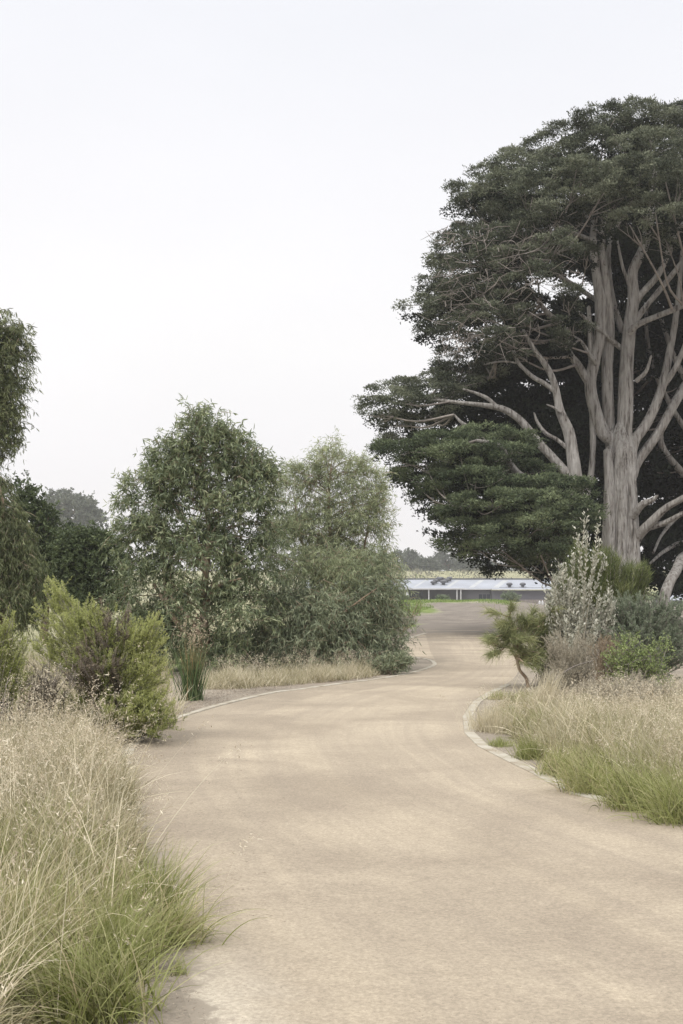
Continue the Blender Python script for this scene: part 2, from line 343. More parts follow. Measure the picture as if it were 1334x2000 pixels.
def pathmat():
    m, n, o = newmat('compacted_granitic_sand')
    L = n.links.new
    def N(t, **k):
        x = n.nodes.new(t)
        for a, b_ in k.items(): setattr(x, a, b_)
        return x
    tc = N('ShaderNodeTexCoord'); at = N('ShaderNodeAttribute', attribute_name='v')
    sep = N('ShaderNodeSeparateXYZ'); L(tc.outputs['Object'], sep.inputs[0])
    def noise(sc, det, rough=.6, vec=None, dist=0):
        x = N('ShaderNodeTexNoise'); x.inputs['Scale'].default_value = sc; x.inputs['Detail'].default_value = det; x.inputs['Roughness'].default_value = rough
        x.inputs['Distortion'].default_value = dist
        L(vec or tc.outputs['Object'], x.inputs['Vector']); return x.outputs['Fac']
    def mr(src, a, b_, c, d):
        x = N('ShaderNodeMapRange'); L(src, x.inputs[0])
        for i, k in enumerate((a, b_, c, d)): x.inputs[i + 1].default_value = k
        return x.outputs[0]
    def math(op, a, b_):
        x = N('ShaderNodeMath', operation=op)
        for i, k in enumerate((a, b_)):
            if isinstance(k, (int, float)): x.inputs[i].default_value = k
            else: L(k, x.inputs[i])
        return x.outputs[0]
    def mix(f, a, b_):
        x = N('ShaderNodeMix', data_type='RGBA'); 
        L(f, x.inputs[0])
        for i, k in ((6, a), (7, b_)):
            if isinstance(k, tuple): x.inputs[i].default_value = (*k, 1)
            else: L(k, x.inputs[i])
        return x.outputs[2]
    big = noise(.55, 6, .6, dist=.6)
    # wheel-worn bands that run along the track
    cmb = N('ShaderNodeCombineXYZ'); L(math('MULTIPLY', at.outputs['Fac'], 15.0), cmb.inputs[0]); L(math('MULTIPLY', sep.outputs[1], .13), cmb.inputs[1])
    band = noise(1.0, 5, .6, cmb.outputs[0], .3)
    c = mix(mr(big, .36, .64, 0, 1), (.30, .25, .19), (.42, .355, .268))
    c = mix(mr(band, .40, .64, 0, .42), c, (.265, .222, .175))
    # a greyer, more littered side on the left and a pale dusty edge
    ed = mr(math('ADD', at.outputs['Fac'], mr(big, .3, .7, -.08, .08)), .0, .12, 1, 0)
    near = mr(sep.outputs[1], 6.2, 4.6, 0, 1)
    c = mix(math('MULTIPLY', math('MULTIPLY', ed, near), .85), c, (.50, .445, .36))
    mid = mr(sep.outputs[1], 4.8, 9, 0, 1)
    gl = mr(math('ADD', at.outputs['Fac'], mr(big, .3, .7, -.15, .15)), .05, .35, 1, 0)
    c = mix(math('MULTIPLY', math('MULTIPLY', gl, mid), .65), c, (.26, .218, .168))
    # grains
    g1 = noise(48, 8, .92); g2 = noise(12, 9, .8)
    k = math('MULTIPLY', mr(g1, .34, .66, .68, 1.32), mr(g2, .3, .7, .9, 1.1))
    vm = N('ShaderNodeVectorMath', operation='SCALE'); L(c, vm.inputs[0]); L(k, vm.inputs['Scale'])
    vor = N('ShaderNodeTexVoronoi'); vor.inputs['Scale'].default_value = 45; L(tc.outputs['Object'], vor.inputs['Vector'])
    spot = math('MULTIPLY', mr(vor.outputs['Distance'], .10, .16, 1, 0), mr(noise(6, 3), .52, .62, 0, .75))
    c = mix(spot, vm.outputs[0], (.13, .10, .08))
    # crumbling edge
    rag = mr(math('ADD', at.outputs['Fac'], mr(noise(3.5, 8, .75), .3, .7, -.035, .035)), .012, .03, 1, 0)
    c = mix(math('MULTIPLY', rag, mr(sep.outputs[1], 13, 11, 0, 1)), c, (.29, .25, .20))
    # fades into loose grey soil at the far end
    far = mr(math('ADD', sep.outputs[1], mr(noise(.35, 6), .3, .7, -14, 14)), 44, 60, 0, 1)
    c = mix(far, c, (.205, .178, .15))
    b = N('ShaderNodeBsdfPrincipled'); b.inputs['Roughness'].default_value = .95; b.inputs['Specular IOR Level'].default_value = .12
    L(c, b.inputs['Base Color'])
    bp = N('ShaderNodeBump'); bp.inputs['Strength'].default_value = .5; bp.inputs['Distance'].default_value = .006
    L(math('ADD', g1, math('MULTIPLY', g2, 1.6)), bp.inputs['Height']); L(bp.outputs[0], b.inputs['Normal']); L(b.outputs[0], o.inputs[0])
    return m
M['path'] = pathmat()
po = pm.build('path', M['path']); tag(po, 'curving beige compacted gravel track', kind='structure')
# side branch behind the tip of the bed
sp = MB()
lo = [G(862, 1296), G(838, 1287), G(806, 1282.5), G(770, 1284), G(700, 1287), G(600, 1292)]
hi = [G(845, 1236), G(822, 1238), G(795, 1247), G(770, 1255), G(700, 1264), G(600, 1270)]
A_, B_ = catmull(np.array(lo), 6), catmull(np.array(hi), 6)
tt = np.linspace(0, 1, 6); SG = A_[:, None] * (1 - tt)[None, :, None] + B_[:, None] * tt[None, :, None]
idx = np.arange(SG.shape[0] * 6).reshape(-1, 6)
sp.add(np.concatenate([SG, np.full(SG.shape[:2] + (1,), .004)], -1), np.stack([idx[:-1, :-1], idx[1:, :-1], idx[1:, 1:], idx[:-1, 1:]], -1).reshape(-1, 4), None, .6, True)
so = sp.build('path', M['path']); tag(so, 'side arm of the gravel track turning left behind the gum trees', kind='structure')

def kerb(pts, w, label, joints=True, per=6):
    c = catmull(np.array(pts), per); t = np.gradient(c, axis=0); t /= np.linalg.norm(t, axis=1)[:, None]
    nn = np.stack([-t[:, 1], t[:, 0]], 1)
    a, b_ = c - nn * w / 2, c + nn * w / 2
    mb = MB(); h0, h1 = -.06, .013
    n_ = len(c)
    rows = [np.c_[a, np.full(n_, h0)], np.c_[a, np.full(n_, h1 - .006)], np.c_[a + nn * .006, np.full(n_, h1)], np.c_[b_ - nn * .006, np.full(n_, h1)], np.c_[b_, np.full(n_, h1 - .006)], np.c_[b_, np.full(n_, h0)]]
    V = np.stack(rows, 1); idx = np.arange(n_ * 6).reshape(n_, 6)
    q = np.stack([idx[:-1, :-1], idx[1:, :-1], idx[1:, 1:], idx[:-1, 1:]], -1).reshape(-1, 4)
    mb.add(V, q, None, .5, False)
    o = mb.build('kerb', M['kerb']); tag(o, label, kind='structure'); return o
kerb([(-2.02, 11.6), (-2.17, 12.4), (-2.3, 15.0)] + [tuple(G(395, 1387)), tuple(G(470, 1367)), tuple(G(540, 1352)), tuple(G(580, 1347.5)), tuple(G(650, 1337.5)), tuple(G(740, 1326)), tuple(G(800, 1315)), tuple(G(838, 1304)), tuple(G(849, 1297)), tuple(G(838, 1289)), tuple(G(806, 1284)), tuple(G(770, 1285))],   .10, 'pale concrete edging along the left side of the track')
kerb([tuple(G(640, 1271)), tuple(G(700, 1264)), tuple(G(768, 1256)), tuple(G(795, 1247.5)), tuple(G(832, 1236.5))], .22, 'far short concrete edging beyond the bed tip')
rk = [(5.35, 2), (4.85, 3), (4.15, 4.6), (3.45, 6.4), (2.8, 8)] + [tuple(G(x + 6, y)) for x, y in ((1110, 1547), (1048, 1512), (1000, 1489), (938, 1458), (911, 1432), (907, 1400), (925, 1372), (955, 1352), (985, 1338))]
kerb(rk, .125, 'pale concrete edging along the right side of the track', per=1)

# ------------------------------------------------------------------ cypresses
def limb_pts(pts, d):
    """(px, py, r_px, depth offset) -> world points and radii"""
    w_, r_ = [], []
    for q_ in pts:
        dd = d + (q_[3] if len(q_) > 3 else 0)
        w_.append(P(q_[0], q_[1], dd)); r_.append(q_[2] * dd / F * (.76 if d > 45 else 1))
    return np.array(w_), np.array(r_)

def pad_crown(mb, pads, rg, sub=.45, bl=.15, bw=.06, spray=0.0, dens=1.0, dome=1.0, mat=0, sag=0.0, vshift=0.0):
    """flattened foliage plates: each is a cluster of small lobes carrying short scale-leaf sprays"""
    for (c, a, b_, h) in pads:
        ns_ = max(5, int(2.6 * a * b_ / (sub * sub) * 1.0 * dome))
        th = rg.uniform(0, 2 * pi, ns_); rr = np.sqrt(rg.uniform(0, 1, ns_))
        top = rg.uniform(0, 1, ns_) < .72
        lx, ly = np.cos(th) * rr, np.sin(th) * rr
        lz = np.sqrt(np.clip(1 - rr ** 2, 0, 1)) * np.where(top, 1, -rg.uniform(.1, .8, ns_))
        jag = rg.uniform(.8, 1.12, ns_)
        sc = np.stack([c[0] + lx * a * jag, c[1] + ly * b_ * jag, c[2] + lz * h - sag * rr ** 2], -1)
        outw = nrm(np.stack([lx * 1.0, ly * 1.0, np.abs(lz) * .6 + .15], -1))
        s_ = sub * rg.uniform(.6, 1.25, ns_)
        nb = np.maximum(10, (dens * 105 * (s_ / sub) ** 2)).astype(int)
        ii = np.repeat(np.arange(ns_), nb); N_ = len(ii)
        dd = nrm(rg.normal(size=(N_, 3)) + outw[ii] * .9 + np.array([0, 0, .35]))
        pos = sc[ii] + dd * (s_[ii] * rg.uniform(.45, 1.0, N_) ** .5)[:, None] * np.array([1.1, 1.1, .55])
        bd = nrm(dd * .35 + outw[ii] * .6 + rg.normal(size=(N_, 3)) * .6)
        lobe_v = rg.uniform(-.24, .24, ns_)[ii] + rg.uniform(-.16, .16)
        val = np.clip(.48 + vshift + lobe_v + rg.normal(size=N_) * .15, 0, 1)
        sp_m = rg.uniform(size=N_) < spray * (rr[ii] > .55)
        pos = pos + outw[ii] * np.array([1, 1, .25]) * (sp_m * rg.uniform(.1, 1, N_) * sub * 1.1)[:, None]
        val = np.clip(val + .22 * np.clip(dd[:, 2], -.5, 1), 0, 1)  # top light painted in: blades facing up coloured lighter, facing down darker
        scatter(mb, KITE, pos, bd, bl * rg.uniform(.6, 1.3, N_), bw * rg.uniform(.6, 1.3, N_), rg, val, mat, roll=nrm(dd + outw[ii] * .3 + rg.normal(size=(N_, 3)) * .35))

def rpads(poly, n_, rg, d, off, rx, ry):
    """pads sampled inside a px polygon"""
    poly = np.array(poly, float); x0, y0 = poly.min(0); x1, y1 = poly.max(0); o_ = []
    while len(o_) < n_:
        x, y = rg.uniform(x0, x1), rg.uniform(y0, y1)
        ins = False; j = len(poly) - 1
        for i in range(len(poly)):
            if (poly[i, 1] > y) != (poly[j, 1] > y) and x < (poly[j, 0] - poly[i, 0]) * (y - poly[i, 1]) / (poly[j, 1] - poly[i, 1]) + poly[i, 0]: ins = not ins
            j = i
        if not ins: continue
        if any(abs(x - q_[0]) < rx[0] * .7 and abs(y - q_[1]) < ry[0] * .8 and abs(q_[4] - 0) < 99 and rg.uniform() < .8 for q_ in o_[-60:]): continue
        o_.append((x, y, rg.uniform(*rx), rg.uniform(*ry), rg.uniform(*off)))
    return o_
def to_pads(lst, d):
    out_ = []
    for x, y, rx, ry, of in lst:
        dd = d + of; k = dd / F
        out_.append((P(x, y, dd), rx * k, rx * k * .9, ry * k * 1.08))
    return out_

def tree_root(name, px, d, label, cat='tree', group=None):
    x = (px - 667) / F * d
    o = empty(name, (x, d, float(gz(x, d)) - .02)); tag(o, label, cat, group); return o

def twig_branches(mb, pads, skel, rg, r0=.06, ntw=4, sides=5, droop=0.0):
    sk = np.array(skel)
    for (c, a, b_, h) in pads:
        low = sk[(sk[:, 2] < c[2] + .2)]
        if not len(low): low = sk
        dist = np.linalg.norm((low - c) * (1, 1, .75), axis=1); s = low[np.argmin(dist)]
        L_ = np.linalg.norm(c - s)
        mid = (s + c) / 2 + np.array([0, 0, -.10 * L_]) + rg.normal(size=3) * .05 * L_
        r_ = r0 * min(1.6, .5 + L_ / 5)
        tube(mb, [s, mid, c], [r_, r_ * .7, r_ * .35], sides, 4, 0, rg)
        for _ in range(ntw):
            e_ = c + np.array([rg.uniform(-1, 1) * a, rg.uniform(-1, 1) * b_, rg.uniform(-.7, .5) * h - droop * rg.uniform(0, 1)])
            m_ = (mid * .4 + c * .6); tube(mb, [m_, (m_ + e_) / 2 + rg.normal(size=3) * .12, e_], [r_ * .4, r_ * .25, .01], 4, 3, 0, rg)

rg = np.random.default_rng(11)
DA = 55.0
# --- main tall cypress
A = tree_root('cypress_tree', 1222, DA, 'tallest old cypress with pale many-stemmed trunk and broad domed crown')
tr = MB()
w_, r_ = limb_pts([(1224, 1262, 66), (1222, 1225, 54), (1219, 1160, 44), (1214, 1080, 38), (1211, 1000, 33), (1211, 930, 31), (1214, 885, 31), (1214, 855, 24), (1215, 828, 13)], DA)
tube(tr, w_, r_ * 1.2, 56, 14, .11, rg)
for pts in ([(1196, 1240, 26, -.5), (1194, 1100, 16, -.55), (1192, 980, 14, -.5), (1188, 880, 13, -.3)],
            [(1246, 1240, 30, -.4), (1240, 1120, 17, -.5), (1237, 1040, 15, -.45), (1232, 940, 14, -.4), (1230, 880, 12, -.2)],
            [(1216, 1240, 22, -1.0), (1213, 1100, 14, -.8), (1217, 960, 12, -.6), (1220, 880, 12, -.4)]):
    w2, r2 = limb_pts(pts, DA); tube(tr, w2, r2, 20, 9, .12, rg)
# burls
for (x, y, rr) in ((1205, 930, 9), (1228, 985, 8), (1212, 1035, 9), (1236, 1075, 10), (1202, 1000, 7), (1222, 900, 8)):
    c = P(x, y, DA - .52); tube(tr, [c + (0, .4, -.1), c + (0, .1, 0), c + (0, -.03, .02)], [rr * DA / F * 1.2, rr * DA / F * .9, rr * DA / F * .5], 12, 4, .25, rg)
tr.build('trunk', M['bark_cypress'], A)
skelA = [P(1211, y, DA) for y in range(900, 1060, 20)]
limbsA = [
 [(1214, 890, 20), (1198, 862, 19), (1176, 842, 18), (1160, 795, 16), (1153, 750, 15), (1161, 705, 15), (1172, 650, 16), (1173, 590, 15), (1164, 530, 11), (1158, 470, 9), (1164, 400, 7), (1172, 320, 4)],
 [(1153, 752, 12), (1128, 712, 10), (1111, 688, 9), (1103, 640, 8), (1070, 612, 7, -.6), (1035, 565, 5, -1.2), (1015, 520, 3, -1.8)],
 [(1196, 910, 14, .3), (1188, 800, 15, .3), (1186, 720, 15, .3), (1190, 640, 14, .3), (1184, 560, 12, .2), (1176, 490, 9, .2), (1182, 400, 6)],
 [(1219, 870, 20), (1222, 790, 20), (1224, 710, 18), (1230, 640, 17), (1237, 580, 15), (1236, 530, 13), (1256, 485, 12), (1269, 430, 10), (1276, 370, 7), (1282, 300, 4)],
 [(1236, 600, 11), (1252, 575, 9), (1288, 533, 8), (1316, 466, 7), (1345, 420, 5), (1380, 350, 3)],
 [(1236, 632, 9), (1262, 598, 7), (1295, 558, 7), (1334, 508, 6), (1375, 440, 4)],
 [(1228, 650, 9, -.5), (1246, 634, 8, -.8), (1280, 619, 7, -1.2), (1334, 597, 7, -1.8), (1410, 560, 4, -2.4)],
 [(1226, 905, 16), (1240, 860, 14), (1260, 832, 13), (1280, 793, 12), (1297, 742, 11), (1309, 682, 9), (1317, 640, 8), (1327, 560, 6), (1332, 490, 4)],
 [(1234, 930, 14, .2), (1246, 900, 13, .3), (1283, 849, 12, .3), (1312, 798, 12, .3), (1340, 750, 11, .5), (1400, 660, 8, 1), (1440, 560, 5, 1.4)],
 [(1299, 750, 8, 0), (1322, 712, 7, -.4), (1350, 640, 6, -.8), (1372, 560, 4, -1)],
 [(1238, 1060, 15, -.3), (1250, 1042, 13, -.6), (1270, 1022, 12, -1), (1298, 994, 9, -1.4), (1334, 973, 8, -2), (1410, 930, 5, -3)],
 [(1262, 1032, 9, -.8), (1298, 1021, 7, -1.2), (1334, 1003, 6, -1.8), (1400, 975, 4, -2.4)],
 [(1236, 1008, 12, -.6), (1254, 986, 9, -1.1), (1272, 978, 7, -1.4), (1284, 968, 3, -1.6)],
 [(1166, 712, 6, -.3), (1150, 690, 5, -.5), (1136, 668, 4, -.6), (1120, 656, 2, -.8)],
 [(1213, 680, 7, .2), (1180, 652, 6, -.2), (1150, 628, 5, -.4), (1120, 600, 3, -.6)],
 [(1165, 474, 7), (1143, 464, 6), (1110, 452, 5), (1080, 440, 4), (1030, 425, 3, -.8)],
 [(1160, 440, 6), (1146, 424, 5), (1126, 392, 4), (1112, 350, 3)],
 [(1170, 590, 6, .8), (1121, 557, 6, .8), (1090, 538, 5, .6), (1060, 515, 4), (1000, 480, 3)],
 [(1216, 650, 9, 1.2), (1200, 600, 8, 1.2), (1190, 548, 8, 1.2), (1190, 480, 6, 1.2), (1215, 420, 4, 1.2)],
 [(1242, 745, 6, -.4), (1262, 725, 5, -.7), (1272, 695, 2.5, -.8)],
 [(1170, 470, 5), (1200, 445, 4), (1222, 420, 3)],
 [(1230, 560, 5), (1216, 520, 4), (1206, 470, 2.5)],
]
for pts in limbsA:
    lb = MB(); w_, r_ = limb_pts(pts, DA); tube(lb, w_, r_, 14, 7, .05, rg)
    skelA += list(catmull(w_, 3)); lb.build('limb', M['bark_cypress'], A)
# foliage plates of the main crown (front and silhouette)
front = [(1180, 228, 58, 17, -1), (1250, 222, 66, 17, 0), (1330, 226, 60, 18, 1), (1400, 240, 70, 22, 0), (1120, 248, 42, 15, 0), (1062, 274, 38, 12, 1), (1100, 298, 50, 16, -2),
 (1180, 280, 55, 24, -3), (1260, 285, 70, 26, -4), (1350, 290, 60, 26, -3), (1000, 306, 42, 12, 2), (1030, 320, 55, 20, -1), (950, 342, 36, 11, 1), (985, 365, 60, 20, -2),
 (1080, 335, 60, 22, -4), (905, 378, 42, 14, 0), (940, 405, 40, 14, 1.5), (1140, 345, 55, 22, -5), (1220, 340, 60, 24, -5), (1300, 350, 55, 24, -5), (1370, 360, 60, 25, -3),
 (1040, 385, 55, 20, -4), (990, 425, 50, 18, -1), (1110, 400, 48, 20, -5), (1200, 400, 45, 20, -4), (1280, 415, 42, 22, -5), (1335, 420, 30, 18, -4), (1230, 440, 28, 18, -5),
 (915, 440, 35, 12, 2), (895, 480, 45, 15, 0), (960, 470, 55, 18, -2), (1040, 450, 45, 18, -4), (1095, 480, 38, 18, -5), (880, 525, 45, 16, 1), (950, 520, 55, 20, -3), (1020, 510, 50, 20, -4),
 (860, 560, 42, 14, 1), (920, 570, 50, 18, -2), (990, 570, 50, 20, -4), (1050, 545, 35, 18, -5), (830, 597, 38, 11, 0), (880, 605, 45, 16, -1), (950, 620, 48, 18, -4), (1010, 625, 40, 18, -4),
 (850, 638, 38, 13, 0), (905, 650, 42, 14, -2), (975, 665, 40, 16, -4), (1110, 590, 34, 22, -4), (1120, 640, 28, 22, -3.8), (1095, 670, 16, 14, -3.6), (1148, 500, 16, 14, -3), (1000, 690, 22, 12, -3.4),
 (1300, 470, 30, 14, -3), (1180, 370, 50, 20, -5)]
extraA = [(1450, 260, 70, 28, 1), (1500, 320, 70, 28, -1), (1540, 400, 65, 26, 1), (1480, 430, 65, 28, -3), (1560, 480, 65, 26, 0), (1500, 540, 60, 26, -2), (1590, 580, 60, 24, 1), (1530, 650, 60, 26, -1), (1560, 740, 60, 24, 0), (1440, 370, 60, 28, -4), (1420, 470, 50, 24, -4)]
backA = rpads([(990, 410), (1180, 285), (1500, 290), (1560, 600), (1400, 700), (1150, 540), (1020, 640), (930, 640), (930, 540)], 60, rg, DA, (3, 7), (38, 60), (16, 26))
fillA = rpads([(925, 440), (980, 385), (1080, 315), (1180, 262), (1334, 262), (1500, 280), (1500, 430), (1320, 440), (1230, 430), (1130, 440), (1050, 540), (960, 620), (880, 600)], 24, rg, DA, (.5, 3.0), (38, 58), (15, 22))
cr = MB()
front = [(x, y + (13 if y < 320 else 6 if y < 380 else 0), rx, ry, of) for x, y, rx, ry, of in front]
pf = to_pads(front + extraA + fillA, DA)
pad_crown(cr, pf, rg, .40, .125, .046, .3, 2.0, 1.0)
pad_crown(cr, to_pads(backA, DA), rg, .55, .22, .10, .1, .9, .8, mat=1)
under = lambda L_, dy, dz, s_: [(c + np.array([0, dy, dz]), a * s_, b_ * s_, h * 1.1) for c, a, b_, h in L_]  # plate copies set behind, coloured dark to paint shaded recesses
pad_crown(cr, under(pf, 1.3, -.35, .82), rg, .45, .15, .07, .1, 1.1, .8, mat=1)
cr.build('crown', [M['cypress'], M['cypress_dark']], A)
bm_ = MB(); twig_branches(bm_, pf, skelA, rg, .045, 4)
# twiggy, thinly leaved underside on the left
for _ in range(380):
    x, y = rg.uniform(860, 1130), rg.uniform(430, 690)
    if x < 1190 - (y - 300) * .9 - 200 or (x > 1060 and y > 560): continue
    s = P(x, y, DA - rg.uniform(2.5, 6)); e_ = s + np.array([rg.normal() * .6 - .25, rg.normal() * .4, rg.normal() * .35 - .35])
    tube(bm_, [s, (s + e_) / 2 + rg.normal(size=3) * .15, e_], [.018, .014, .006], 3, 3, 0, rg)
bm_.build('branches', M['twig_grey'], A)

# --- leaning cypress on the left with the low green skirt
DB = 52.0
B = tree_root('cypress_tree', 1138, DB, 'leaning cypress whose low green skirt of foliage nearly touches the ground')
lb = MB(); w_, r_ = limb_pts([(1140, 1260, 24, 1), (1134, 1120, 20, 1), (1130, 1000, 18, .6), (1124, 936, 17), (1117, 880, 15), (1110, 842, 14), (1094, 803, 11), (1084, 755, 9), (1070, 720, 8), (1043, 682, 6), (1022, 645, 4)], DB)
tube(lb, w_, r_, 20, 7, .06, rg); lb.build('trunk', M['bark_cypress'], B)
skelB = list(catmull(w_, 4))
limbsB = [
 [(1122, 940, 13), (1104, 922, 12), (1078, 893, 11), (1053, 866, 11), (1023, 828, 10), (1000, 808, 9), (974, 796, 8), (935, 790, 6), (896, 786, 5), (850, 781, 4, 1), (800, 778, 2.5, 1.5)],
 [(974, 797, 5), (952, 778, 5), (930, 768, 4), (905, 760, 2.5)],
 [(1085, 765, 7), (1062, 748, 6), (1043, 738, 6), (1025, 722, 5), (1012, 708, 5), (1003, 685, 4), (997, 665, 3)],
 [(1013, 709, 3), (980, 706, 2.5), (945, 712, 2)],
 [(1118, 885, 6), (1090, 860, 5), (1066, 846, 5), (1050, 825, 4), (1043, 806, 2)],
 [(1096, 806, 5, -.2), (1082, 796, 3, -.3), (1068, 790, 1.5, -.3)],
 [(1130, 970, 10, -1), (1060, 950, 10, -2), (1012, 926, 10, -3), (990, 895, 8, -4), (975, 870, 6, -4.5), (930, 860, 4, -5)],
 [(1132, 1020, 12, -.5), (1060, 1000, 10, -2.5), (980, 990, 8, -4), (900, 990, 5, -5)],
 [(1136, 1060, 11, -.5), (1080, 1050, 9, -3), (1020, 1050, 6, -4.5)],
 [(918, 836, 5, -1), (900, 824, 4, -1), (887, 810, 2.5, -1)],
 [(1143, 990, 9, 3), (1157, 900, 8, 3), (1157, 800, 8, 3), (1154, 690, 7, 3), (1150, 600, 5, 3)],
]
for pts in limbsB:
    lb = MB(); w_, r_ = limb_pts(pts, DB); tube(lb, w_, r_, 12, 6, .05, rg); skelB += list(catmull(w_, 3)); lb.build('limb', M['bark_cypress'], B)
skirt = [(790, 882, 60, 12, -3), (860, 868, 55, 16, -3.5), (940, 850, 52, 13, -3.5), (1000, 862, 45, 12, -3), (900, 895, 60, 20, -4.5), (830, 905, 50, 16, -3), (975, 895, 55, 20, -4.5),
 (800, 935, 42, 14, -2), (860, 945, 50, 18, -3.5), (930, 940, 52, 18, -5.5), (1010, 955, 55, 16, -5), (1080, 950, 60, 12, -5), (1130, 965, 30, 12, -4.5), (1060, 985, 62, 18, -6), (985, 985, 55, 18, -6),
 (905, 990, 50, 18, -5), (840, 980, 38, 14, -2.5), (870, 1020, 40, 18, -3), (1120, 1005, 48, 16, -5.5), (1150, 1020, 30, 12, -4), (1060, 1025, 55, 18, -6.5), (1000, 1035, 52, 20, -6), (930, 1040, 48, 20, -5), (1110, 1050, 42, 18, -5),
 (1050, 1070, 50, 20, -6), (980, 1075, 46, 18, -5.5), (925, 1080, 40, 16, -4), (890, 1062, 36, 16, -3), (1090, 1090, 38, 18, -4.5), (1040, 1105, 36, 16, -4), (1085, 1125, 26, 14, -3.5), (985, 1098, 28, 10, -4),
 (960, 905, 50, 16, -2), (890, 925, 50, 16, -2), (1000, 1000, 60, 18, -3), (920, 1015, 50, 18, -2), (1080, 1010, 50, 18, -4), (860, 960, 42, 15, -1), (1030, 920, 40, 12, -2), (880, 880, 45, 14, -1), (1060, 1090, 44, 18, -3), (950, 1060, 44, 18, -3)]
upper = [(745, 778, 42, 13, 1), (800, 760, 42, 12, 2), (790, 790, 45, 14, 0), (740, 808, 30, 10, 1), (860, 745, 42, 13, 3), (850, 775, 46, 15, 1), (785, 830, 40, 13, 2), (905, 720, 38, 13, 3), (900, 750, 45, 15, 2), (950, 735, 40, 14, 4), (840, 815, 45, 15, 2),
 (800, 858, 40, 12, 3), (880, 700, 26, 9, 3), (940, 700, 40, 14, 4)]
backB = rpads([(880, 810), (930, 730), (1020, 650), (1180, 600), (1200, 1100), (1060, 1090), (940, 1030), (890, 970), (850, 890)], 130, rg, DB, (5, 9.5), (34, 56), (16, 26))
cr = MB(); ps = to_pads(skirt, DB); pu = to_pads(upper, DB)
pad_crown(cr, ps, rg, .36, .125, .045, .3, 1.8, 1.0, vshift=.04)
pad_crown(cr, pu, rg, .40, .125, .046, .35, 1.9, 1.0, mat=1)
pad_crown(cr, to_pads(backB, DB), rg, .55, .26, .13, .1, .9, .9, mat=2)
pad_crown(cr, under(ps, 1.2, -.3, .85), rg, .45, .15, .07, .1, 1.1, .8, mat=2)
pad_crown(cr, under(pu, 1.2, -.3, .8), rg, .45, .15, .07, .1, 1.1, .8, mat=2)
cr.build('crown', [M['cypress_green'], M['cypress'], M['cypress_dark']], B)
bm_ = MB(); twig_branches(bm_, pu, skelB, rg, .05, 5); twig_branches(bm_, ps, skelB, rg, .04, 2)
bm_.build('branches', M['twig_grey'], B)

# --- dark cypress behind on the right
DC = 62.0
Cc = tree_root('cypress_tree', 1400, DC, 'dark cypress behind the tallest one, running out of the right edge')
lb = MB(); w_, r_ = limb_pts([(1400, 1235, 45), (1400, 1100, 36), (1405, 900, 30), (1410, 700, 24), (1400, 500, 16), (1400, 350, 8)], DC)
tube(lb, w_, r_, 24, 7, .08, rg); lb.build('trunk', M['bark_cypress'], Cc); skelC = list(catmull(w_, 4))
for pts in ([(1396, 1190, 16, -1), (1345, 1090, 14, -6), (1318, 1120, 13, -9), (1302, 1152, 14, -9.5), (1294, 1185, 15, -9.5)],
            [(1400, 980, 12), (1330, 920, 9, -1), (1290, 860, 8, -1.5), (1310, 790, 6, -2)],
            [(1400, 900, 10), (1340, 840, 7, -1), (1280, 730, 6, -1), (1262, 640, 5, -1), (1268, 560, 3)],
            [(1400, 850, 10), (1350, 760, 8, -2), (1318, 700, 7, -2), (1290, 620, 5, -2)],
            [(1400, 1080, 9), (1340, 1060, 7, -2), (1300, 1075, 5, -3), (1270, 1100, 3, -4)],
            [(1400, 1010, 9), (1340, 1000, 6, -2), (1296, 1040, 4, -3), (1276, 1080, 3, -4)],
            [(1395, 700, 10), (1260, 690, 7, 0), (1210, 640, 5, 0), (1195, 560, 4, 0)]):
    lb = MB(); w_, r_ = limb_pts(pts, DC); tube(lb, w_, r_, 12, 6, .05, rg); skelC += list(catmull(w_, 3)); lb.build('limb', M['bark_cypress'], Cc)
backC = rpads([(1120, 430), (1250, 330), (1480, 330), (1480, 1165), (1250, 1170), (1180, 1100), (1120, 700)], 240, rg, DC, (-1.5, 8), (36, 62), (16, 26))
lowC = [(1270, 1120, 26, 16, -3), (1320, 1140, 30, 14, -4), (1345, 1165, 26, 12, -5), (1290, 1085, 30, 14, -1)]
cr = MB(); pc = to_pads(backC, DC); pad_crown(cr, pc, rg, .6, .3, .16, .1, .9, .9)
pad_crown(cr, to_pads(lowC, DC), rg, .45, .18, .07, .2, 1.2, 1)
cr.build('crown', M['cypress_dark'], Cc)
bm_ = MB(); twig_branches(bm_, pc[::2], skelC, rg, .05, 3)
bm_.build('branches', M['twig_grey'], Cc)

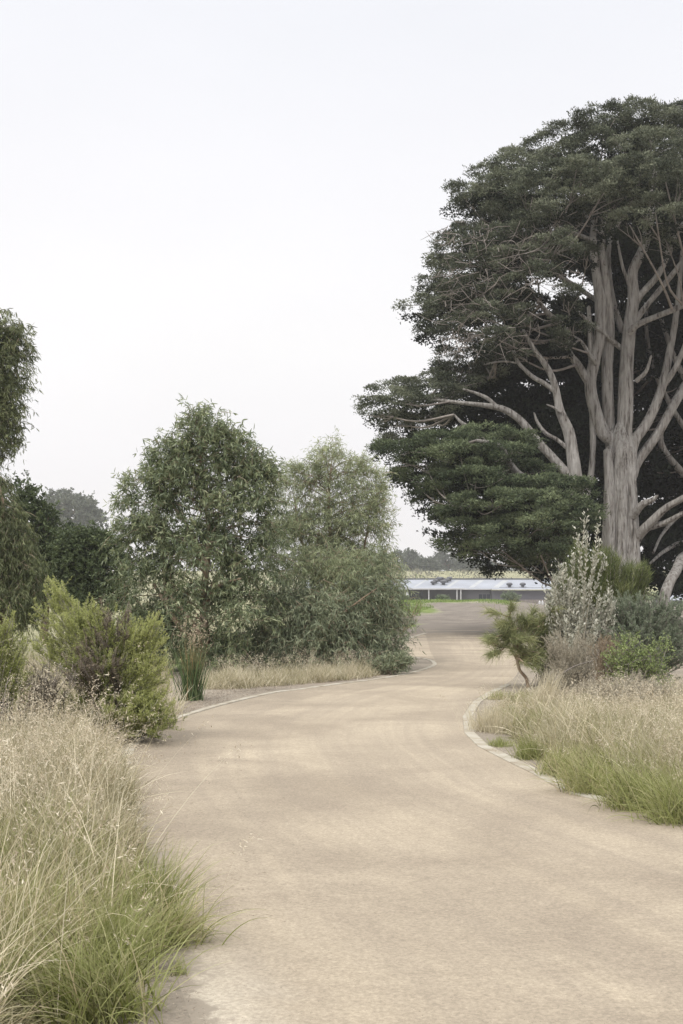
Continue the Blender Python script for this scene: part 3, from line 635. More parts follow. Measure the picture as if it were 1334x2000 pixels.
# ------------------------------------------------------------------ leafy trees
def lobes_px(lst, d):
    """(px, py, rx_px, ry_px, depth offset m) -> ellipsoids"""
    o_ = []
    for q_ in lst:
        of = q_[4] if len(q_) > 4 else 0
        k = (d + of) / F; dy = q_[5] if len(q_) > 5 else q_[2] * k * .85
        o_.append((P(q_[0], q_[1], d + of), np.array([q_[2] * k, dy, q_[3] * k])))
    return o_
def leafy(mb, lobes, rg, ncl, ntw, nlf, clr, twl, L, W, droop=.6, tmpl=LANCE, mat=0, inner=.35, vshift=0, clv=.22, up=.25, hang=1.0, twm=None, gaps=()):
    """crown as clumps of leafy twigs inside ellipsoid lobes; returns the clump centres"""
    wt = np.array([l[1][0] * l[1][2] for l in lobes]); wt /= wt.sum()
    li = rg.choice(len(lobes), ncl, p=wt)
    c0 = np.array([l[0] for l in lobes])[li]; rr = np.array([l[1] for l in lobes])[li]
    dr = rsph(rg, ncl); dr[:, 2] = np.where((dr[:, 2] < 0) & (rg.uniform(size=ncl) < .35), -dr[:, 2], dr[:, 2])
    rad = inner + (1 - inner) * rg.uniform(0, 1, ncl) ** .45
    cc = c0 + dr * rr * (rad * rg.uniform(.85, 1.08, ncl))[:, None]
    keep = np.ones(ncl, bool)
    for g_c, g_r in gaps: keep &= (((cc - g_c) / g_r) ** 2).sum(1) > 1
    cc = cc[keep]; dr = dr[keep]; ncl = len(cc)
    cv = rg.uniform(-clv, clv, ncl)
    ti = np.repeat(np.arange(ncl), ntw); nt_ = len(ti)
    ts = cc[ti] + rg.normal(size=(nt_, 3)) * clr * .5
    td = nrm(dr[ti] * .7 + rg.normal(size=(nt_, 3)) * .6 + np.array([0, 0, up]))
    tl = twl * rg.uniform(.5, 1.3, nt_)
    k = np.repeat(np.arange(nt_), nlf); N_ = len(k); s = rg.uniform(0.05, 1, N_)
    pos = ts[k] + td[k] * (tl[k] * s)[:, None] - np.array([0, 0, 1]) * (droop * tl[k] * s * s * .7)[:, None]
    ld_ = nrm(td[k] * .5 + rg.normal(size=(N_, 3)) * .65 - np.array([0, 0, hang]))
    val = np.clip(.45 + vshift + cv[ti][k] + rg.normal(size=N_) * .17 + .12 * s, 0, 1)
    scatter(mb, tmpl, pos, ld_, L * rg.uniform(.6, 1.25, N_), W * rg.uniform(.7, 1.2, N_), rg, val, mat)
    if twm is not None:
        for j in range(0, nt_, 3):
            e_ = ts[j] + td[j] * tl[j] * .8 - np.array([0, 0, droop * tl[j] * .5])
            m_ = (ts[j] + e_) / 2 + np.array([0, 0, .05 * tl[j]])
            tube(twm, [ts[j], m_, e_], [.006, .005, .003], 3, 1, 0, rg)
    return cc
def branches(mb, cc, trunk, rg, n_, r0=.02, sides=6):
    tp = catmull(np.array(trunk), 6)
    for c in cc[rg.choice(len(cc), min(n_, len(cc)), replace=False)]:
        low = tp[tp[:, 2] < c[2] - .15]
        if len(low) < 2: low = tp[:3]
        dist = np.linalg.norm((low - c) * (1, 1, 1.0) + np.array([0, 0, .3]), axis=1); s = low[np.argmin(dist)]
        L_ = np.linalg.norm(c - s); m_ = (s + c) / 2 + np.array([0, 0, .08 * L_]) + rg.normal(size=3) * .04 * L_
        tube(mb, [s, m_, c], [r0 * min(1.5, .4 + L_ / 2), r0 * .6, r0 * .25], sides, 4, 0, rg)

# broad-leaved gum, left
rg = np.random.default_rng(5)
D1 = 26.0
T1 = tree_root('gum_tree', 400, D1, 'tallest roadside gum tree with broad glossy leaves and orange-brown trunk', group='roadside gum trees')
lob = lobes_px([(335, 905, 40, 42), (455, 890, 38, 42), (500, 940, 34, 40), (395, 850, 36, 46), (410, 900, 70, 50), (350, 945, 62, 52), (440, 960, 72, 60), (285, 985, 48, 52), (360, 1020, 85, 65, .3), (470, 1020, 70, 75, -.2), (290, 1070, 58, 70, 0), (390, 1100, 90, 80, -.2),
   (490, 1110, 62, 75, 0), (280, 1150, 55, 62, .2), (370, 1190, 85, 70, -.4), (470, 1200, 70, 70, -.3), (300, 1215, 55, 45, .3), (430, 1270, 75, 45, -.2), (520, 960, 26, 50, .1), (255, 1040, 22, 40, 0), (290, 1240, 60, 50, .4), (350, 1260, 60, 45, .4), (470, 1275, 60, 35, 0), (400, 1265, 60, 30, .8), (330, 1220, 50, 50, 1.0), (270, 1235, 40, 40, .8)], D1)
top_ = lobes_px([(374, 806, 9, 20), (340, 850, 14, 22), (462, 862, 12, 20), (300, 905, 14, 20), (378, 820, 16, 24), (430, 860, 40, 36), (345, 880, 30, 30), (470, 905, 28, 36), (300, 930, 28, 26), (248, 1000, 14, 40), (520, 925, 20, 25), (260, 950, 16, 18)], D1)
cr = MB(); tw = MB()
gap1 = [(P(408, 1140, D1 - .8), np.array([.14, 1.0, .5])), (P(345, 1215, D1 - .8), np.array([.16, 1.0, .2])), (P(405, 1000, D1 - .8), np.array([.12, .9, .3])), (P(322, 1120, D1 - .8), np.array([.12, .9, .4]))]
cc = leafy(cr, lob, rg, 760, 8, 10, .2, .34, .14, .026, .65, LANCE, 0, .3, .04, .22, .3, .9, tw, gap1)
cc2 = leafy(cr, top_, rg, 130, 7, 8, .14, .28, .13, .025, .5, LANCE, 0, .3, .2, .15, .6, .5, tw)
cr.build('crown', M['gum_a'], T1)
trunk1 = [P(404, 1318, D1), P(402, 1250, D1), P(398, 1190, D1), P(402, 1120, D1), P(408, 1040, D1), P(398, 960, D1), P(390, 880, D1), P(380, 810, D1)]
tk = MB(); tube(tk, trunk1, [.11, .095, .085, .075, .055, .04, .022, .006], 14, 6, .06, rg); tk.build('trunk', M['bark_gum'], T1)
for pts in ([(398, 1200, 5.5), (408, 1160, 5), (428, 1120, 4), (450, 1080, 3)], [(402, 1290, 5), (372, 1250, 5.5), (345, 1215, 5), (330, 1190, 4), (300, 1140, 3)], [(402, 1270, 4.5, -.2), (385, 1230, 4, -.3), (355, 1190, 3.5, -.4), (340, 1170, 3)],
            [(402, 1180, 4, -.2), (425, 1145, 3, -.4), (470, 1130, 2, -.5)], [(405, 1110, 5), (380, 1050, 4), (340, 990, 3), (310, 950, 2)], [(328, 1200, 4), (322, 1140, 3.5), (318, 1080, 3), (300, 1020, 2)]):
    b_ = MB(); w_, r_ = limb_pts(pts, D1); tube(b_, w_, r_, 10, 5, .03, rg); b_.build('limb', M['bark_gum'], T1)
branches(tw, np.vstack([cc, cc2]), trunk1, rg, 110, .018); tw.build('branches', M['bark_gum'], T1)

# fine-leaved gum, right
D2 = 28.5
T2 = tree_root('gum_tree', 655, D2, 'pale feathery gum tree with fine drooping leaves, right of the tallest gum', group='roadside gum trees')
lob = lobes_px([(640, 960, 60, 52), (580, 975, 48, 48, .3), (700, 990, 45, 55, 0), (620, 1040, 75, 62, 0), (700, 1060, 44, 60, -.2), (570, 1060, 50, 62, .2), (640, 1120, 80, 60, -.2), (715, 1120, 40, 52), (650, 1180, 80, 50, 0), (690, 1130, 60, 55, -1.6), (600, 1130, 60, 55, -1.6), (745, 1100, 20, 60, -.5)], D2)
top_ = lobes_px([(640, 905, 34, 34), (655, 880, 9, 18), (630, 890, 8, 16), (712, 925, 8, 24), (742, 985, 9, 34), (575, 925, 10, 20), (600, 925, 26, 24), (560, 940, 20, 24), (700, 930, 24, 30), (728, 960, 20, 36), (738, 1010, 12, 44), (675, 915, 18, 24), (722, 925, 12, 20)], D2)
cr = MB(); tw = MB()
gap2 = [(P(620, 1180, D2 - .8), np.array([.12, .9, .5])), (P(655, 1180, D2 - .8), np.array([.12, .9, .4])), (P(680, 1050, D2 - .8), np.array([.15, .8, .2]))]
cc = leafy(cr, lob, rg, 470, 9, 11, .27, .44, .13, .016, .7, LANCE, 0, .25, .05, .22, .35, 1.1, tw, gap2)
cc2 = leafy(cr, top_, rg, 120, 8, 9, .16, .32, .12, .015, .5, LANCE, 0, .2, .22, .15, .8, .5, tw)
cr.build('crown', M['gum_b'], T2)
trunk2 = [P(655, 1300, D2), P(645, 1220, D2), P(640, 1150, D2), P(648, 1080, D2), P(642, 1000, D2), P(645, 930, D2), P(650, 880, D2)]
tk = MB(); tube(tk, trunk2, [.085, .075, .065, .05, .035, .02, .006], 12, 6, .05, rg); tk.build('trunk', M['bark_gum'], T2)
for pts in ([(650, 1230, 3.5), (680, 1170, 3), (705, 1100, 2.5), (722, 1010, 1.5)], [(642, 1200, 3.5), (610, 1120, 3), (585, 1040, 2.5), (575, 970, 1.5)], [(645, 1190, 3, -.3), (700, 1150, 2.5, -.6), (740, 1120, 1.5, -.8)]):
    b_ = MB(); w_, r_ = limb_pts(pts, D2); tube(b_, w_, r_, 10, 5, .03, rg); b_.build('limb', M['bark_gum'], T2)
branches(tw, np.vstack([cc, cc2]), trunk2, rg, 110, .014); tw.build('branches', M['bark_gum'], T2)

# low drooping wattle in front of it
D3 = 26.5
T3 = tree_root('wattle_tree', 640, D3, 'low spreading wattle with dark drooping leaves under the pale feathery gum', group='roadside gum trees')
lob = lobes_px([(560, 1200, 56, 50, 0), (640, 1215, 70, 50, -.3), (705, 1185, 46, 50, 0), (738, 1215, 36, 58, 0), (590, 1255, 70, 42, -.3), (680, 1255, 70, 45, -.5), (740, 1270, 42, 36, -.2), (765, 1170, 16, 46, .2), (520, 1265, 45, 36, 0), (745, 1120, 24, 40, .3)], D3)
cr = MB(); tw = MB()
cc = leafy(cr, lob, rg, 430, 10, 10, .24, .42, .14, .018, .8, LANCE, 0, .35, .06, .25, .15, 1.0, tw)
cr.build('crown', M['gum_c'], T3)
tr3 = [P(640, 1312, D3), P(650, 1280, D3), P(660, 1230, D3), P(655, 1170, D3)]
tk = MB(); tube(tk, tr3, [.07, .06, .04, .02], 10, 5, .04, rg); tk.build('trunk', M['bark_gum'], T3)
for pts in ([(655, 1270, 3), (690, 1240, 3, 0), (730, 1210, 2.2, -.1), (770, 1165, 1.2, 0)], [(652, 1290, 3), (700, 1290, 2, -.5), (760, 1270, 1.4, -.6)], [(648, 1290, 3), (600, 1250, 2.5, 0), (560, 1215, 1.6, -.2)], [(655, 1260, 3), (660, 1210, 2.2, -.4), (700, 1175, 1.5, -.8), (735, 1150, .8, -1)]):
    b_ = MB(); w_, r_ = limb_pts(pts, D3); tube(b_, w_, r_, 8, 5, .03, rg); b_.build('limb', M['bark_gum'], T3)
branches(tw, cc, tr3, rg, 90, .012); tw.build('branches', M['bark_gum'], T3)

# low grey-leaved bush at the tip of the bed
def small_bush(name, base, lobes, mats, rg, ncl, ntw, nlf, clr, twl, L, W, label, cat='shrub', group=None, tmpl=LANCE, up=.5, hang=.2, droop=.2, nb=40, r0=.008, vshift=0, inner=.3):
    o_ = empty(name, (base[0], base[1], 0)); tag(o_, label, cat, group)
    cr = MB(); tw = MB()
    cc = leafy(cr, lobes, rg, ncl, ntw, nlf, clr, twl, L, W, droop, tmpl, 0, inner, vshift, .2, up, hang, tw)
    cr.build('foliage', mats[0], o_)
    top = np.max([l[0][2] for l in lobes])
    branches(tw, cc, [(base[0], base[1], 0), (base[0], base[1], top * .35), (base[0], base[1], top * .7)], rg, nb, r0)
    tw.build('stems', mats[1], o_); return o_
small_bush('shrub', G(765, 1318), lobes_px([(760, 1300, 26, 16, 0), (785, 1296, 14, 14, .1), (740, 1305, 18, 12, 0)], 25.2), (M['gum_c'], M['bark_gum']), rg, 60, 8, 8, .08, .14, .09, .014, 'small grey-leaved bush at the tip of the mulched bed', vshift=.15)

# thin sapling by the far kerb
sp_ = empty('sapling', (*G(772, 1286), 0)); tag(sp_, 'thin nearly bare sapling at the right edge of the gum trees', 'sapling')
dS = float(G(772, 1286)[1]); sm_ = MB(); sn = MB()
for pts in ([(772, 1286, 1.6), (778, 1255, 1.4), (790, 1228, 1.1), (804, 1205, .9), (815, 1180, .5)], [(783, 1243, 1), (778, 1220, .8), (780, 1190, .5)], [(795, 1218, .8), (798, 1195, .6), (796, 1175, .4)], [(800, 1210, .7), (815, 1198, .6), (822, 1185, .4)], [(776, 1258, .8), (768, 1240, .6), (768, 1222, .4)], [(786, 1236, .7), (803, 1222, .6), (812, 1215, .4)]):
    w_, r_ = limb_pts(pts, dS); tube(sm_, w_, r_ * 1.2, 5, 4, 0, rg)
    c_ = catmull(w_, 5)[4:]; nn_ = len(c_) * 7; k = rg.integers(0, len(c_), nn_)
    blades(sn, c_[k] + rg.normal(size=(nn_, 3)) * .02, nrm(rg.normal(size=(nn_, 3)) * .35 + np.array([.1, 0, 1])), .3 * rg.uniform(.5, 1.2, nn_), .006, .15, rg, rg.uniform(0, 1, nn_), 3)
sm_.build('stem', M['bark_gum'], sp_); sn.build('needles', M['needle_dk'], sp_)

# weeping gum entering from the left edge
rg = np.random.default_rng(8)
D4 = 34.0
T4 = tree_root('gum_tree', -60, D4, 'tall weeping gum tree cut by the left edge, crown high above the others')
lob = lobes_px([(-15, 660, 56, 44, 0), (12, 700, 46, 50, 0), (-60, 700, 80, 70, 0), (0, 770, 44, 50, 0), (-50, 800, 70, 60, 0), (-2, 835, 34, 40, 0), (-20, 870, 34, 28, 0), (-130, 740, 70, 70, 0), (-130, 850, 80, 70, 0), (-90, 930, 60, 60, 0), (-150, 960, 60, 60, 0), (-100, 1030, 55, 50, 0), (-70, 660, 50, 40, 0)], D4)
cr = MB(); tw = MB()
cc = leafy(cr, lob, rg, 780, 9, 12, .34, .36, .16, .027, .9, LANCE, 0, .4, 0, .28, .3, 1.2, tw)
cr.build('crown', M['weeping'], T4)
tr4 = [P(-60, 1290, D4), P(-50, 1100, D4), P(-30, 950, D4), P(-20, 850, D4), P(-20, 700, D4), P(-10, 640, D4)]
tk = MB(); tube(tk, tr4, [.22, .19, .15, .12, .06, .02], 14, 6, .05, rg); tk.build('trunk', M['bark_gum'], T4)
branches(tw, cc, tr4, rg, 60, .035); tw.build('branches', M['bark_gum'], T4)
D5 = 31.0
T5 = tree_root('gum_tree', 10, D5, 'low weeping tree with hanging dull green leaves below the tall weeping gum')
lob = lobes_px([(-8, 1010, 36, 50, 0), (18, 1070, 40, 55, 0), (-30, 1100, 60, 70, 0), (40, 1130, 38, 55, 0), (10, 1180, 60, 50, 0), (-16, 950, 22, 30, .5)], D5)
cr = MB(); tw = MB()
cc = leafy(cr, lob, rg, 480, 9, 11, .24, .36, .14, .019, 1.1, LANCE, 0, .4, -.05, .2, .1, 2.0, tw)
cr.build('crown', M['weeping'], T5)
tr5 = [P(10, 1290, D5), P(5, 1150, D5), P(10, 1020, D5), P(0, 950, D5)]
tk = MB(); tube(tk, tr5, [.1, .08, .05, .02], 10, 6, .05, rg); tk.build('trunk', M['bark_gum'], T5)
branches(tw, cc, tr5, rg, 50, .02); tw.build('branches', M['bark_gum'], T5)
# dark rounded evergreens behind
def round_tree(px, d, lobes, mat, label, rg, ncl, nt_, nl, clr, L, W, name='evergreen_tree', group=None, trunk_top=None, tmpl=KITE, vs=0.0, bm='bark_gum', r0=.16):
    o_ = tree_root(name, px, d, label, 'tree', group)
    lob = lobes_px(lobes, d); cr = MB(); tw = MB()
    cc = leafy(cr, lob, rg, ncl, nt_, nl, clr, clr * 1.1, L, W, .2, tmpl, 0, .45, vs, .22, .4, 0.0)
    cr.build('crown', mat, o_)
    zb = float(gz(o_.location[0], d)); top = trunk_top or min(l[1] for l in lobes) + 20
    tp = P(px, top, d); t_ = [(tp[0], d, zb - .1), (tp[0] + .1, d, zb * .6 + tp[2] * .4), tp]
    tk = MB(); tube(tk, t_, [r0, r0 * .7, r0 * .2], 10, 5, .05, rg); tk.build('trunk', M[bm], o_)
    branches(tw, cc, t_, rg, 36, r0 * .25, 5); tw.build('branches', M[bm], o_)
    return o_
round_tree(85, 44, [(38, 985, 34, 34), (62, 1020, 36, 40), (40, 1060, 60, 60), (100, 1055, 36, 46), (90, 1110, 62, 50), (60, 1160, 80, 50), (140, 1130, 45, 60)], M['darkbush'], 'dark rounded evergreen at left, between the weeping tree and the far hazy tree', rg, 420, 8, 12, .32, .13, .06)
round_tree(190, 41, [(165, 1075, 40, 34), (212, 1075, 28, 30), (145, 1085, 36, 40), (150, 1115, 48, 50), (205, 1120, 48, 55), (180, 1170, 70, 45)], M['darkbush'], 'dark evergreen bush right behind the left side of the tallest gum', rg, 360, 8, 12, .28, .12, .055, vs=.03)
round_tree(150, 330, [(122, 984, 34, 20, 0, 9), (158, 1002, 34, 24, 0, 9), (100, 1005, 30, 28, 0, 9), (145, 1030, 48, 34, 0, 9), (183, 1024, 18, 26, 0, 7), (130, 1070, 60, 50, 0, 9), (170, 1085, 44, 50, 0, 9)], M['hazytree'], 'far hazy round-crowned tree rising above the dark evergreens at left', rg, 460, 7, 10, 1.4, .9, .45, r0=.6)

# far tree line behind the shed
far = [
 (700, 400, [(690, 1100, 22, 14), (715, 1098, 20, 14), (700, 1112, 34, 12)], 'far hazy tree just right of the feathery gum crown'),
 (765, 390, [(750, 1092, 10, 7), (765, 1100, 16, 10), (778, 1086, 9, 6), (765, 1110, 26, 12), (765, 1118, 30, 8)], 'far hazy flat-topped tree above the left end of the shed'),
 (803, 410, [(800, 1084, 11, 6), (812, 1091, 9, 6), (800, 1104, 18, 12), (815, 1108, 14, 12)], 'far hazy tree with a small raised top above the roof vents'),
 (830, 400, [(828, 1101, 10, 7), (835, 1108, 18, 12)], 'smaller far hazy tree left of the tallest far one'),
 (872, 420, [(868, 1086, 14, 12), (880, 1094, 18, 14), (858, 1098, 14, 12), (872, 1112, 30, 14)], 'tallest far hazy tree, beside the tip of the cypress skirt'),
 (912, 400, [(905, 1104, 12, 9), (925, 1110, 12, 8), (912, 1116, 26, 10)], 'far hazy tree half behind the cypress skirt'),
 (960, 405, [(945, 1110, 18, 10), (968, 1114, 18, 9), (985, 1119, 14, 7)], 'low far hazy tree under the cypress skirt, above the middle of the roof'),
 (1040, 410, [(1020, 1112, 18, 10), (1050, 1110, 20, 12), (1080, 1114, 18, 10)], 'low far hazy tree behind the lowest tips of the cypress skirt'),
 (1330, 380, [(1300, 1140, 22, 14), (1330, 1136, 22, 14), (1355, 1140, 20, 14)], 'far hazy tree under the dark cypress at the right edge'),
]
for px, d, lo_, lab in far:
    round_tree(px, d, lo_, M['hazytree'], lab, rg, 110, 6, 8, 1.0, .8, .4, 'gum_tree', 'hazy trees on the far ridge', r0=.35)

# ------------------------------------------------------------------ shed
def box(mb, x0, x1, y0, y1, z0, z1, mat=0):
    v = [(x, y, z) for z in (z0, z1) for y in (y0, y1) for x in (x0, x1)]
    mb.add(v, [(0, 2, 3, 1), (4, 5, 7, 6), (0, 1, 5, 4), (2, 6, 7, 3), (0, 4, 6, 2), (1, 3, 7, 5)], None, .5, False, mat)
def plainmat(name, c, rough=.6, metal=0, spec=.4, ns=None):
    return noisemat(name, [(.3, tuple(x * .88 for x in c)), (.7, tuple(x * 1.1 for x in c))], ns or .6, 4, rough, 0, spec=spec)
def ribmat(name, c, freq, rough=.5):
    m, n, o = newmat(name); tc = n.nodes.new('ShaderNodeTexCoord')
    wv = n.nodes.new('ShaderNodeTexWave'); wv.inputs['Scale'].default_value = freq; wv.bands_direction = 'X'
    n.links.new(tc.outputs['Object'], wv.inputs['Vector'])
    nz = n.nodes.new('ShaderNodeTexNoise'); nz.inputs['Scale'].default_value = .25; nz.inputs['Detail'].default_value = 6; n.links.new(tc.outputs['Object'], nz.inputs['Vector'])
    ma = n.nodes.new('ShaderNodeMath'); ma.operation = 'MULTIPLY_ADD'; ma.inputs[1].default_value = .35; n.links.new(wv.outputs['Fac'], ma.inputs[0]); n.links.new(nz.outputs['Fac'], ma.inputs[2])
    mr = n.nodes.new('ShaderNodeMapRange'); mr.inputs[1].default_value = .4; mr.inputs[2].default_value = 1.1; mr.inputs[3].default_value = .82; mr.inputs[4].default_value = 1.15; n.links.new(ma.outputs[0], mr.inputs[0])
    vm = n.nodes.new('ShaderNodeVectorMath'); vm.operation = 'SCALE'; vm.inputs[0].default_value = c; n.links.new(mr.outputs[0], vm.inputs['Scale'])
    b = n.nodes.new('ShaderNodeBsdfPrincipled'); b.inputs['Roughness'].default_value = rough; n.links.new(vm.outputs[0], b.inputs['Base Color'])
    bp = n.nodes.new('ShaderNodeBump'); bp.inputs['Strength'].default_value = .5; bp.inputs['Distance'].default_value = .04; n.links.new(wv.outputs['Fac'], bp.inputs['Height']); n.links.new(bp.outputs[0], b.inputs['Normal'])
    n.links.new(b.outputs[0], o.inputs[0]); return m
M['shedwall'] = ribmat('grey_ribbed_cladding', (.085, .083, .095), 1.6)
M['shedroof'] = ribmat('pale_corrugated_roof', (.33, .345, .385), 2.2, .8)
M['skylight'] = plainmat('translucent_roof_sheet', (.37, .375, .38))
M['white'] = plainmat('white_paint', (.60, .60, .60))
M['darkmetal'] = plainmat('dark_vent_metal', (.10, .10, .11))
M['glass'] = plainmat('dark_glazing', (.012, .015, .026), .2)
M['block'] = noisemat('grey_block_wall', [(.3, (.17, .145, .13)), (.7, (.26, .23, .21))], 2, 3, .9, 0)
DS = 250.0
def sx(px, d=DS): return (px - 667) / F * d
def sz(py, d=DS): return CH - (py - HZ) / F * d
Sh = empty('shed', (sx(900), DS, -.6)); tag(Sh, 'long low grey shed with pale metal roof behind the grassy mound', 'building')
XL, XM, XR = sx(600), sx(903), sx(1105)
wl = MB(); box(wl, XL, sx(958.5), DS, DS + 14, -.7, sz(1151)); box(wl, sx(959.5), XR, DS - 1.0, DS + 13, sz(1171.5), sz(1153)); wl.build('wall', M['shedwall'], Sh)
w2 = MB(); box(w2, sx(958.6), XR + .01, DS - 1.12, DS + 12, -.8, sz(1171)); w2.build('block_wall', M['block'], Sh)
def slope(mb, x0, x1, y0, z0, y1, z1, th=.12):
    v = [(x0, y0, z0), (x1, y0, z0), (x1, y1, z1), (x0, y1, z1)]; v += [(a, b_, c - th) for a, b_, c in v]
    mb.add(v, [(0, 1, 2, 3), (7, 6, 5, 4), (0, 4, 5, 1), (1, 5, 6, 2), (2, 6, 7, 3), (3, 7, 4, 0)], None, .5)
RY = DS + 9; rz_ = sz(1132, RY)
rf = MB(); slope(rf, XL - .5, XR, DS - .5, sz(1150), RY, rz_); rf.add([(XL, RY, rz_), (XR, RY, rz_), (XR, RY + 9, rz_ - 1.8), (XL, RY + 9, rz_ - 1.8)], [(0, 1, 2, 3)]); ro = rf.build('roof', M['shedroof'], Sh)
rc = MB(); box(rc, XL, XR, RY - .15, RY + .2, rz_ + .01, rz_ + .28); rc.build('ridge_cap', M['darkmetal'], Sh)
lf = MB(); slope(lf, sx(959), XR, DS - 1.6, sz(1151), DS + .4, sz(1148.2), .1); lf.build('roof', M['shedroof'], Sh)
gt = MB(); box(gt, sx(959), XR, DS - 1.72, DS - 1.62, sz(1152), sz(1150.6)); gt.build('gutter', M['white'], Sh)
g3 = MB(); box(g3, sx(976), sx(1075), DS + .5, DS + .8, sz(1148.6), sz(1147.4)); g3.build('roof_rail', M['darkmetal'], Sh)
vr = MB(); slope(vr, XL, sx(905), DS - 6, sz(1149, DS - 6), DS + 1.2, sz(1146.5, DS + 1.2), .1); vr.build('veranda_roof', M['shedroof'], Sh)
g2 = MB(); box(g2, XL, sx(905), DS - 6.12, DS - 6.02, sz(1151.3, DS - 6), sz(1149.1, DS - 6)); g2.build('gutter', M['white'], Sh)
fs = MB(); box(fs, XL, sx(958), DS - .6, DS - .52, sz(1151.8), sz(1150.2)); fs.build('gutter', M['white'], Sh)
for px in (783, 837.5, 892.5, 900):
    p_ = MB(); box(p_, sx(px, DS - 5.8) - .09, sx(px, DS - 5.8) + .09, DS - 5.95, DS - 5.7, -.6, sz(1151, DS - 6)); p_.build('post', M['white'], Sh)
for x0, x1, y0, y1 in ((796, 827, 1156.5, 1180), (934.5, 958, 1160.5, 1172)):
    gw = MB(); box(gw, sx(x0), sx(x1), DS - .1, DS - .02, max(sz(y1), -.6), sz(y0)); wo = gw.build('window', M['glass'], Sh)
    fr = MB(); 
    for xx in np.linspace(sx(x0), sx(x1), 4): box(fr, xx - .05, xx + .05, DS - .16, DS - .11, max(sz(y1), -.6), sz(y0))
    box(fr, sx(x0), sx(x1), DS - .155, DS - .105, sz(y0) - .02, sz(y0) + .12); f_ = fr.build('frame', M['darkmetal'], wo)
    f_.location = (0, 0, 0); f_.location = tuple(-np.array(Sh.location) - np.array(wo.location)) if False else (0, 0, 0)
for x0, x1 in ((884, 892), (931, 941), (978, 990), (820, 826)):
    k = MB(); 
    a0, a1 = (DS + .6, RY - .4); zf = lambda y_: sz(1150) + (rz_ - sz(1150)) * (y_ - DS + .5) / (RY - DS + .5) + .012
    sh_ = 1.6
    k.add([(sx(x0) - sh_, a0, zf(a0)), (sx(x1) - sh_, a0, zf(a0)), (sx(x1) + sh_, a1, zf(a1)), (sx(x0) + sh_, a1, zf(a1))], [(0, 1, 2, 3)]); k.build('skylight_sheet', M['skylight'], Sh)
def vent(px, py, y_, s_=1.0):
    x = sx(px, y_); z = sz(1150) + (rz_ - sz(1150)) * (y_ - DS + .5) / (RY - DS + .5)
    mb = MB(); s_ *= .85; tube(mb, [(x, y_, z - .1), (x, y_, z + .3 * s_)], [.32 * s_, .32 * s_], 12, 1)
    tube(mb, [(x, y_, z + .3 * s_), (x, y_, z + .45 * s_), (x, y_, z + .75 * s_), (x, y_, z + .95 * s_), (x, y_, z + 1.0 * s_)], [.34 * s_, .62 * s_, .68 * s_, .4 * s_, .05], 14, 3)
    mb.build('roof_vent', M['darkmetal'], Sh)
for a in ((846, 1142, DS + 3.5), (851, 1140, DS + 5), (857, 1136, DS + 7, 1.1), (862, 1136, DS + 7.6, 1.0), (866, 1141, DS + 3.5, 1.25), (873, 1136, DS + 6, 1.0), (878, 1134, DS + 7.4, 1.1), (995, 1147, DS + 1.2, 1.1), (1021, 1147, DS + 1.2, 1.1)): vent(*a)
# second building sliver at the far right
S2 = empty('shed', (sx(1400, 200), 200, 0)); tag(S2, 'grey building end with white eave under the cypress at the right edge', 'building')
a = MB(); box(a, sx(1312, 200), sx(1700, 200), 200, 212, -.7, sz(1172, 200)); a.build('wall', M['shedwall'], S2)
a = MB(); slope(a, sx(1309, 200), sx(1702, 200), 199.4, sz(1171.5, 200), 206, sz(1158, 206)); a.build('roof', M['shedroof'], S2)
a = MB(); box(a, sx(1322, 190), sx(1500, 190), 190, 190.3, float(gz(sx(1340, 190), 190)) - .2, sz(1190, 190) + .45); 
o_ = a.build('low_wall', M['white'], None, (sx(1400, 190), 190, 0)); tag(o_, 'low white wall in front of the grey building end at the right edge', 'wall')
# closed white umbrella by the veranda
um = empty('closed_umbrella', (sx(795, 242), 242, -.5)); tag(um, 'folded white umbrella standing by the shed veranda posts', 'umbrella')
a = MB(); x = sx(795, 242); tube(a, [(x, 242, -.5), (x, 242, 3)], [.05, .04], 6, 1); a.build('pole', M['white'], um)
a = MB(); tube(a, [(x, 242, 1.0), (x, 242, 1.3), (x, 242, 2.2), (x, 242, 2.9)], [.42, .4, .25, .04], 10, 3, .12, rg); a.build('canopy', M['white'], um)
# two pale marker boxes by the block wall
for i, (px, lab) in enumerate(((1054, 'small white bollard by the block wall, left of the pair'), (1059.5, 'small white bollard by the block wall, right of the pair'))):
    x = sx(px, 150); a = MB(); g0 = float(gz(x, 150)); box(a, x - .12, x + .12, 149.9, 150.14, g0 - .1, g0 + .5); tube(a, [(x, 150.02, g0 + .5), (x, 150.02, g0 + .6)], [.1, .04], 8, 1)
    o_ = a.build('bollard', M['white'], None, (x, 150, g0)); tag(o_, lab, 'bollard', 'white bollards by the block wall')
# shrub in front of the shed
def far_shrub(px, d, lo_, lab, m='greygreen'):
    g0 = float(gz(sx(px, d), d)); o_ = empty('shrub', (sx(px, d), d, g0)); tag(o_, lab, 'shrub', 'young shrubs in front of the shed')
    cr = MB(); cc = leafy(cr, lobes_px(lo_, d), rg, 90, 6, 8, .25, .3, .22, .09, .2, KITE, 0, .3, 0, .2, .4, 0); cr.build('foliage', M[m], o_)
    tw = MB(); x = sx(px, d); branches(tw, cc, [(x, d, g0 - .05), (x, d, g0 + .5), (x, d, g0 + 1)], rg, 14, .03); tw.build('stems', M['twig_grey'], o_)
far_shrub(1000, 155, [(995, 1167, 14, 8), (1008, 1172, 12, 8), (990, 1176, 12, 8)], 'round grey shrub in front of the block wall')
far_shrub(865, 138, [(862, 1171, 5, 3), (868, 1172, 5, 3)], 'tiny shrub on the mound crest below the tall posts')
far_shrub(789, 138, [(788, 1171, 4, 3), (791, 1172, 3, 3)], 'tiny shrub on the mound crest left of the dark window')
